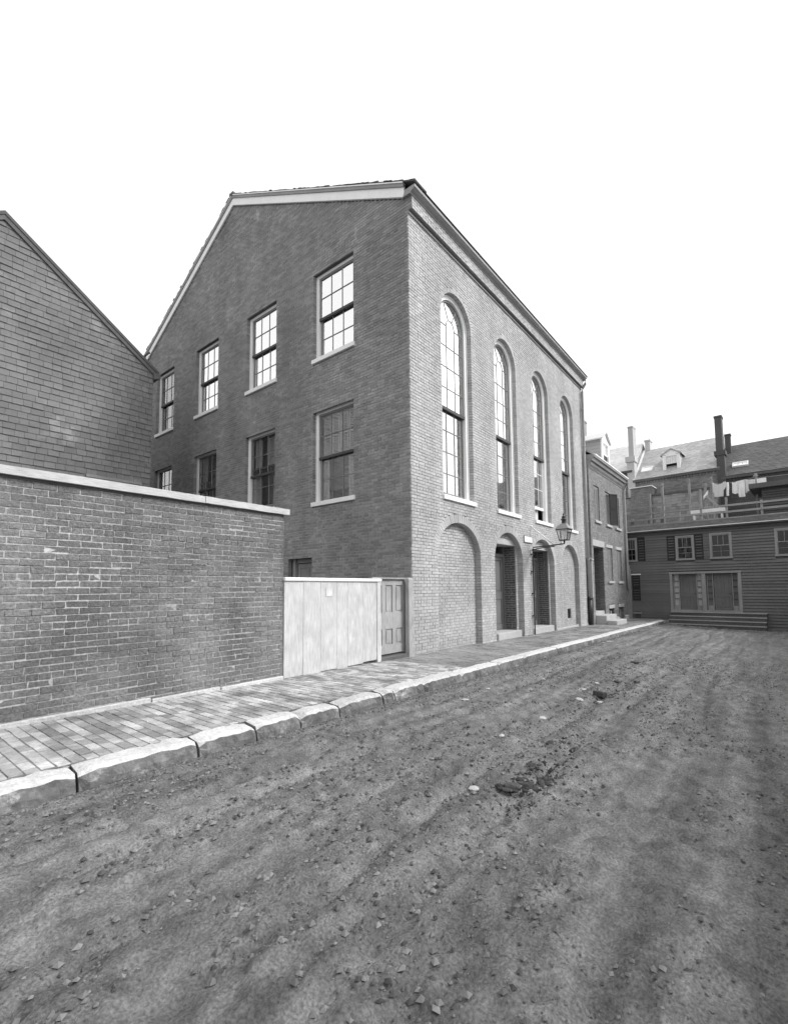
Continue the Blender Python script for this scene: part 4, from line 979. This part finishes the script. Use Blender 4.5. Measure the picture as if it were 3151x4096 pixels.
cloth('white_sheet', 'white folded sheet at the right end of the line', 'washing', [(5.33, 6.65, 6.26), (5.5, 6.66, 6.28), (5.70, 6.66, 6.33)], 'cloth')
cloth('white_rag', 'small white rag draped on the short leaning brace of the deck', 'washing', [(3.12, 6.05, 5.9), (3.22, 6.2, 5.98), (3.34, 6.36, 6.15)], 'cloth', d=-2.12, amp=.02)
free('leaning_brace', MB().prism(FH, [(3.20, 6.02), (3.28, 6.08), (3.92, 5.32), (3.84, 5.26)], -2.1, -2.03).mesh('leaning_brace', 'wood_grey'), 'slanting wooden brace below the small white rag', 'brace')
free('white_board', MB().box(FH, 2.62, 4.08, 5.10, 5.28, -1.75, -1.45).box(FH, 2.72, 2.80, 4.56, 5.098, -1.7, -1.5).box(FH, 3.9, 3.98, 4.56, 5.098, -1.7, -1.5).mesh('white_board', 'cloth'), 'long white board propped flat behind the rails of the roof deck', 'board')
for k, (s, z, w2) in enumerate(((.02, 4.98, .10), (.85, 5.03, .13), (1.45, 4.97, .12))):
    free('flower_pot', MB().lathe(FH.p(s, 4.56, -.75), [(0, 0), (.06, 0), (.085, z-4.56), (.095, z-4.56), (.095, z-4.52), (.07, z-4.52), (.065, z-4.6), (0, z-4.6)], 12).mesh('flower_pot', 'trim_old'), ['pale pot behind the deck rails at the left', 'pale pot beside the tall rail post', 'pale pot right of the tall rail post'][k], 'pot', 'pots behind the deck railing')
sh = thing('deck_shed', 'dark wooden shed with a projecting flat roof on the deck at the right', 'shed', FH.p(6.6, 4.56, -1.2))
MB().box(FH, 5.6, 9.4, 4.56, 5.9, -3.5, -.9).build('wall', 'wood_dark', sh)
clapboards(Fr(FH.p(0, 0, -.9), uH, nH), 5.6, 9.4, 4.6, 5.85, .12, [], 'wood_dark', sh, lmin=3.5, lmax=4)
MB().box(FH, 5.15, 9.4, 5.9, 6.12, -3.7, -.6).build('roof', 'wood_dark', sh)
# narrow wooden alley door between the two houses
ad = thing('alley_door', 'narrow wooden alley doorway squeezed between brick townhouse and clapboard house', 'door', (18.2, -.2, -.22))
MB().wb(17.97, 18.07, -.24, -.1, -.4, 2.3).wb(18.47, 18.58, -.24, -.1, -.4, 2.22).hexa([(17.95, -.25, 2.3), (18.6, -.25, 2.2), (18.6, -.08, 2.2), (17.95, -.08, 2.3), (17.95, -.27, 2.38), (18.6, -.27, 2.28), (18.6, -.06, 2.28), (17.95, -.06, 2.38)]).wb(18.07, 18.47, -.22, -.12, 1.55, 1.63).build('frame', 'wood_grey', ad)
MB().wb(18.07, 18.47, -.17, -.13, -.4, 1.55).build('door_leaf', 'wood_grey', ad)
MB().wb(18.07, 18.47, -.17, -.16, 1.63, 2.2).build('transom_pane', 'glass_low', ad)

# ================================================================== ROW OF HOUSES BEHIND
FR_ = Fr((25.6, -.2, 0), uH, nH); nv = np.array(nH)
def roof_frame(z, d=0.0, rise=2.65, run=3.0):
    f = Fr(FR_.p(0, z, d), uH, (0, 0, 1)); kk = -nv*run+np.array([0, 0, rise]); f.k = kk/np.linalg.norm(kk)
    q = np.cross(f.k, np.array(uH)); f.n = q if q[2] > 0 else -q
    return f, float(np.linalg.norm(kk))
def row_house(name, label, s0, s1, ze, m_wall, m_roof, rise, run, z0=3.0):
    t = thing(name, label, 'house', FR_.p((s0+s1)/2, 0, 0))
    br, mo = brick_courses(lambda z: [(s0, s1)], 4.6, ze-.05, [], bl=.22, ch=.075)
    w_ = mortar_mesh(FR_, mo, 'mortar_dark', t); pieces(FR_, br, m_wall, w_, 'brick', 'bricks', 0)
    FRc = Fr(FR_.O, nH, uH)
    MB().prism(FRc, [(-.02, -.5), (-.02, ze), (-run, ze+rise-.06), (-2*run, ze), (-2*run, -.5)], s0+.01, s1-.01).build('wall_core', m_wall, t)
    f, ln = roof_frame(ze, .12, rise, run)
    rf = MB().prism(FRc, [(.12, ze-.03), (-run, ze+rise+.0), (-2*run, ze-.03), (-2*run, ze-.13), (-run, ze+rise-.1), (.12, ze-.1)], s0, s1).build('roof', m_roof, t)
    f2 = Fr(f.O+f.n*.012, uH, f.n); f2.k = f.k
    shingles(f2, shingle_list(s0, s1, 0, ln, .15, .18, .3, th=.01), m_roof, rf, 0, tilt=.012, single='slate', stuff='roof_slates')
    MB().box(FR_, s0, s1, ze-.16, ze-.02, -.02, .13).build('gutter', 'wood_dark', t)
    mb = MB(); s = s0+.05
    while s < s1-.1: mb.box(FR_, s, s+.08, ze-.28, ze-.17, -.02, .06); s += .17
    mb.build('dentils', m_wall, t, 'stuff')
    return t, f, ln
mh, fm, lm = row_house('row_house', 'brick row house with light slate roof and gabled dormer behind the roof deck', -1.1, 3.75, 8.47, 'brick_far', 'slate_pale', 2.65, 3.0)
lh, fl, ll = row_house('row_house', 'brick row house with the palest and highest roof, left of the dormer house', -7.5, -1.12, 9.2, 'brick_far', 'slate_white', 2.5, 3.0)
rh, fr2, lr = row_house('row_house', 'dark brick row house with dark roof and long pale skylight at the right', 3.77, 12.0, 7.88, 'brick_dark', 'slate_dark', 2.45, 2.8)
# verge coping on the middle roof
MB().box(fm, -1.1, -.98, 0, lm, -.02, .07).build('verge_coping', 'white', mh)
def chimney(parent, parts, m, name='chimney', label=None):
    mb = MB()
    for s0, s1, z0, z1, d0, d1 in parts: mb.box(FR_, s0, s1, z0, z1, d0, d1)
    return mb.build(name, m, parent, label=label)
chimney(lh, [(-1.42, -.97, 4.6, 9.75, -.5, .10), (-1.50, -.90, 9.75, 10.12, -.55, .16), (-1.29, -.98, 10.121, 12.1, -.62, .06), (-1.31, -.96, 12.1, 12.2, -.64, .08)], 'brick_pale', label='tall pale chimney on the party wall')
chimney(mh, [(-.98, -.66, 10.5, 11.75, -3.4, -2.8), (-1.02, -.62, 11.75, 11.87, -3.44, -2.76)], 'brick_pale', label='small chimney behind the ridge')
chimney(rh, [(3.60, 4.0, 4.6, 9.2, -.5, .12), (3.50, 4.07, 9.2, 9.48, -.55, .16), (3.60, 3.95, 9.481, 11.52, -.5, .10), (3.57, 3.98, 11.52, 11.63, -.53, .13)], 'brick_dark', label='tall dark chimney')
chimney(rh, [(3.84, 4.12, 8.6, 10.85, -2.3, -1.9), (3.81, 4.15, 10.85, 10.95, -2.33, -1.87)], 'brick_dark', label='shorter twin chimney behind the tall one')
# dormer of the middle house
dd = -.45; FD = Fr(FR_.p(0, 0, dd), uH, nH)
dm = MB().box(FD, .62, .70, 8.7, 9.9, -1.7, -.02).box(FD, 1.50, 1.58, 8.7, 9.9, -1.7, -.02).build('dormer', 'clap_pale', mh)
MB().box(FD, .60, .80, 8.75, 9.9, -.04, .03).box(FD, 1.42, 1.60, 8.75, 9.9, -.04, .03).box(FD, .80, 1.42, 9.82, 9.93, -.04, .029).box(FD, .60, 1.60, 8.68, 8.76, -.04, .06).build('window_frame', 'white', dm)
sash_parts(dm, FD, .80, 1.42, 9.32, 9.82, 4, 2, .0, m_sash='white', m_glass='glass_low', stile=.03, rail=.03, th=.02)
MB().box(FD, .83, 1.39, 9.33, 9.82, -.06, -.05).build('curtain_or_backing', 'curtain_or_backing', dm)
MB().box(FD, .80, 1.42, 8.76, 9.32, -.3, -.28).build('opening', 'dark', dm)
MB().prism(FD, [(.55, 9.93), (1.65, 9.93), (1.1, 10.26)], -.06, .02).build('gable', 'white', dm)
MB().prism(FD, [(.48, 9.89), (1.1, 10.27), (1.72, 9.89), (1.72, 9.95), (1.1, 10.33), (.48, 9.95)], -2.2, .08).build('dormer_roof', 'slate_pale', dm)
# skylights
def skylight(f, s0, s1, k0, k1, parent, n):
    o = MB().box(f, s0, s1, k0, k0+.06, 0, .12).box(f, s0, s1, k1-.06, k1, 0, .12).box(f, s0, s0+.06, k0+.06, k1-.06, 0, .12).box(f, s1-.06, s1, k0+.06, k1-.06, 0, .12).build('skylight', 'white', parent)
    pw = (s1-s0-.12)/n
    for i in range(n): MB().box(f, s0+.06+i*pw+.008, s0+.06+(i+1)*pw-.008, k0+.06, k1-.06, .07, .085).build('pane', 'skyglass', o)
M['skyglass'] = mat('skylight glass', .88, rough=.15, spec=.8)
skylight(fm, -.72, -.05, .80, 1.40, mh, 1); skylight(fr2, 4.28, 5.05, .85, 1.30, rh, 3)
# slate-hung back wing and brick stair bulkhead over the roof deck
FB = Fr((24.1, -.2, 0), uH, nH)
bw_ = MB().box(FB, -3.0, 3.6, 4.4, 7.1, -1.4, -.012).build('back_wing', 'wood_dark', mh)
shingles(FB, shingle_list(-3.0, 3.6, 4.5, 7.0, .17, .2, .34, th=.01, clipf=lambda z: sub([(-3.0, 3.6)], -.95, .25)), 'wing_slate', bw_, 60, tilt=.014, single='slate', stuff='slate_courses')
br, mo = brick_courses(lambda z: [(-.95, .25)], 4.5, 7.62, [], bl=.21); FB2 = Fr(FB.p(0, 0, .12), uH, nH)
w_ = mortar_mesh(FB2, mo, 'mortar_dark', mh, name='stair_bulkhead'); pieces(FB2, br, 'brick_side', w_, 'brick', 'bricks', 60)
MB().box(FB2, -.95, .25, 4.5, 7.62, -1.2, -.014).build('bulkhead_core', 'brick_dark', mh)
MB().box(FB2, -1.0, .30, 7.625, 7.68, -1.2, .05).build('bulkhead_cap', 'white', mh)
MB().box(FB, .3, 3.6, 7.0, 7.12, -.1, .05).build('wing_head', 'wood_dark', mh)

# ================================================================== HOUSES ACROSS THE LANE (behind the camera; they shade the lane and show in the panes)
FO = Fr((0, -9.6, 0), (-1, 0, 0), (0, 1, 0))
oh = thing('brick_house', 'low dark brick house across the lane, showing only as a reflection in window panes', 'house', (2, -9.6, 0))
FOc = Fr((0, -9.6, 0), (0, -1, 0), (1, 0, 0))
MB().prism(FOc, [(0, -1), (0, 3.6), (3.5, 5.4), (7, 3.6), (7, -1)], -15, 18).build('wall', 'brick_side', oh)
MB().prism(FOc, [(-.3, 3.45), (3.5, 5.45), (7.3, 3.45), (7.3, 3.55), (3.5, 5.57), (-.3, 3.55)], -15.1, 18.1).build('roof', 'slate_dark', oh)
for k in range(10):
    for z0 in (.9,):
        x = -13.5+k*3.2
        w_ = MB().wb(x, x+1.1, -9.62, -9.54, z0, z0+1.9).build('window', 'white', oh); MB().wb(x+.1, x+1.0, -9.54, -9.53, z0+.1, z0+1.8).build('pane', 'glass_far', w_)
for x in (-13, -3, 7, 16): MB().wb(x, x+.9, -13.6, -12.8, 4, 7).build('chimney', 'brick_side', oh)

# ================================================================== STREET LITTER
def lump(r, flat=.6, seed=0, sub_=2):
    rs = random.Random(seed); bm = bmesh.new(); bmesh.ops.create_icosphere(bm, subdivisions=sub_, radius=1)
    dirs = [Vector((rs.uniform(-1, 1), rs.uniform(-1, 1), rs.uniform(-1, 1))).normalized() for _ in range(7)]; cut = [rs.uniform(.55, .95) for _ in dirs]
    for v in bm.verts:
        k = 1.0
        for d_, c_ in zip(dirs, cut):
            q = v.co.dot(d_)
            if q > c_: k = min(k, c_/q)
        v.co *= k*rs.uniform(.94, 1.06)
        v.co.z *= flat
    me = bpy.data.meshes.new('lump'); bm.to_mesh(me); bm.free(); me.transform(Matrix.Scale(r, 4)); return me
def heap(r, seed, n=14, flat=.5):
    rs = random.Random(seed); bm = bmesh.new()
    for k in range(n):
        a = rs.uniform(0, 6.28); q = r*1.15*math.sqrt(rs.random()) if k else 0; rr = r*(rs.uniform(.12, .42) if k else .62)
        m1 = lump(rr, rs.uniform(.5, .85), seed*31+k, 2); m1.transform(Matrix.Translation((q*math.cos(a), q*math.sin(a)*.8, rr*.25)) @ Matrix.Rotation(rs.uniform(0, 6), 4, 'Z')); bm.from_mesh(m1); bpy.data.meshes.remove(m1)
    me = bpy.data.meshes.new('heap'); bm.to_mesh(me); bm.free(); me.polygons.foreach_set('use_smooth', [False]*len(me.polygons)); return me
def put(name, x, y, r, m, label, cat, group, seed, flat=.6, sub_=2, sx=1.0):
    me = heap(r, seed) if m == 'clod' else lump(r, flat, seed, sub_)
    me.materials.append(M[m]); me.polygons.foreach_set('use_smooth', [False]*len(me.polygons))
    z = float(road_z(x, y)); o = free(name, me, label, cat, group, loc=(x, y, z+(0 if m == 'clod' else r*flat*.3))); o.rotation_euler = (rnd.uniform(-.1, .1), rnd.uniform(-.1, .1), rnd.uniform(0, 6)); o.scale = (sx, 1, 1 if m != 'clod' else .75); return o
i = 0
CL = [(-4.62, -4.42, .085, 'largest dark clod at the left end of the cluster nearest the camera'), (-4.47, -4.50, .075, 'dark clod second from the left in the nearest cluster'), (-4.40, -4.38, .065, 'dark clod at the back middle of the nearest cluster'), (-4.33, -4.58, .07, 'dark clod at the front middle of the nearest cluster'),
      (-4.2, -4.46, .045, 'small dark clod right of the middle of the nearest cluster'), (-4.12, -4.36, .05, 'dark clod at the right end of the nearest cluster'), (-3.40, -4.24, .045, 'leftmost of three small clods just beyond the nearest cluster'), (-3.36, -4.34, .035, 'middle one of three small clods just beyond the nearest cluster'), (-3.36, -4.46, .04, 'rightmost of three small clods just beyond the nearest cluster'),
      (-1.35, -4.49, .06, 'dark clod to the right of the square-edged block'), (-.63, -4.09, .055, 'dark clod just beyond the square-edged block'), (.3, -3.92, .06, 'dark clod beyond the block, left one of a pair'), (.39, -4.2, .055, 'dark clod beyond the block, right one of a pair'), (2.64, -3.67, .08, 'farthest dark clod in the middle of the lane'), (-.94, -2.76, .045, 'small dark clod lying near the kerb opposite the blind arch')]
for x, y, r, lab in CL:
    put('dirt_clod', x, y, r, 'clod', lab, 'clod', 'dark clods of earth in the lane', i, .42, sub_=3, sx=1.25); i += 1
o = free('broken_brick', MB().wb(-.095, .095, -.05, .05, 0, .075).mesh('broken_brick', 'clod', bevel=.012), 'dark square-edged block lying among pale scraps in the lane', 'block', loc=(-.92, -4.0, float(road_z(-.92, -4.0))-.01)); o.rotation_euler = (.1, .06, 1.0)
ST = [(-1.28, -4.11, .035, 'pale stone lying against the front of the square-edged block'), (-1.45, -3.89, .045, 'pale stone left of the square-edged block'), (-.61, -3.66, .04, 'pale stone up the lane to the left of the far clods'), (.07, -3.68, .04, 'pale chip farthest of those around the block'),
      (-2.6, -3.84, .045, 'white stone alone in the middle of the near lane'), (-.19, -2.9, .028, 'white chip near the kerb beyond the fence corner'), (-3.55, -3.8, .03, 'small white stone between the clod cluster and the kerb'), (-4.74, -4.17, .04, 'white stone left of the nearest clod cluster'),
      (-2.3, -2.63, .042, 'pale flat stone near the kerb below the gate post'), (-1.56, -2.59, .025, 'small pale chip near the kerb below the corner of the meeting house'), (6.84, -2.1, .08, 'dark-edged stone in the gutter far down the kerb'), (6.4, -2.05, .05, 'smaller stone in the gutter far down the kerb')]
for x, y, r, lab in ST:
    put('pale_stone', x, y, r, 'stone', lab, 'stone', 'pale stones on the lane', i, .4, sx=1.5); i += 1
vs = []; rs2 = np.random.RandomState(77); n_ = 420
cx_ = np.concatenate([rs2.normal(-4.30, .34, 260), rs2.normal(-3.6, .35, 60), rs2.normal(-.5, .8, 100)]); cy_ = np.concatenate([rs2.normal(-4.48, .10, 260), rs2.normal(-4.42, .12, 60), rs2.normal(-4.1, .2, 100)]); cr_ = .005+.019*rs2.rand(n_)**2.5; cz_ = road_z(cx_, cy_)
b_ = np.array([(1, 0, 0), (-.5, .87, 0), (-.5, -.87, 0), (.1, .05, .75), (0, 0, -.5)]); t_ = np.array([(0, 1, 3), (1, 2, 3), (2, 0, 3), (1, 0, 4), (2, 1, 4), (0, 2, 4)])
V = b_[None]*cr_[:, None, None]*rs2.uniform(.6, 1.5, (n_, 5, 3))+np.stack([cx_, cy_, cz_+cr_*.2], -1)[:, None]
link('earth_crumbs', np_mesh('earth_crumbs', V.reshape(-1, 3), (np.arange(n_)[:, None, None]*5+t_[None]).reshape(-1, 3), 'clod'), None, 'stuff')
# loose gravel and crumbs, too many to count
vs, fs = [], []; N = 60000
px = npr.uniform(-9, 4, N); py = KF-.06-np.abs(npr.uniform(0, 4.6, N)); pr = .004+.019*npr.rand(N)**4.5
k_ = 9000; px = np.concatenate([px, npr.uniform(-9, 12, k_)]); py = np.concatenate([py, KF-.015-np.abs(npr.normal(0, .09, k_))]); pr = np.concatenate([pr, .003+.013*npr.rand(k_)**4])
keep = (np.arange(len(px)) >= N) | (vnoise(px*1.6, py*3.2, 31)+.4*vnoise(px*5, py*8, 32) > -.12)
px, py, pr = px[keep], py[keep], pr[keep]; pz = road_z(px, py)
base = np.array([(1, 0, 0), (.2, .9, .1), (-.9, .1, 0), (-.1, -.85, .1), (.1, .05, .72), (0, 0, -.5)]); tf = np.array([(0, 1, 4), (1, 2, 4), (2, 3, 4), (3, 0, 4), (1, 0, 5), (2, 1, 5), (3, 2, 5), (0, 3, 5)])
ang = npr.uniform(0, 6.283, len(px)); pr = pr*np.interp(py, [-6.5, -4.6], [.55, 1.0])
V = base[None]*pr[:, None, None]*npr.uniform(.65, 1.35, (len(px), 6, 3))
V = np.stack([V[..., 0]*np.cos(ang)[:, None]-V[..., 1]*np.sin(ang)[:, None], V[..., 0]*np.sin(ang)[:, None]+V[..., 1]*np.cos(ang)[:, None], V[..., 2]], -1)+np.stack([px, py, pz+pr*.15], -1)[:, None]
link('gravel', np_mesh('gravel', V.reshape(-1, 3), (np.arange(len(px))[:, None, None]*6+tf[None]).reshape(-1, 3), 'pebble'), None, 'stuff')
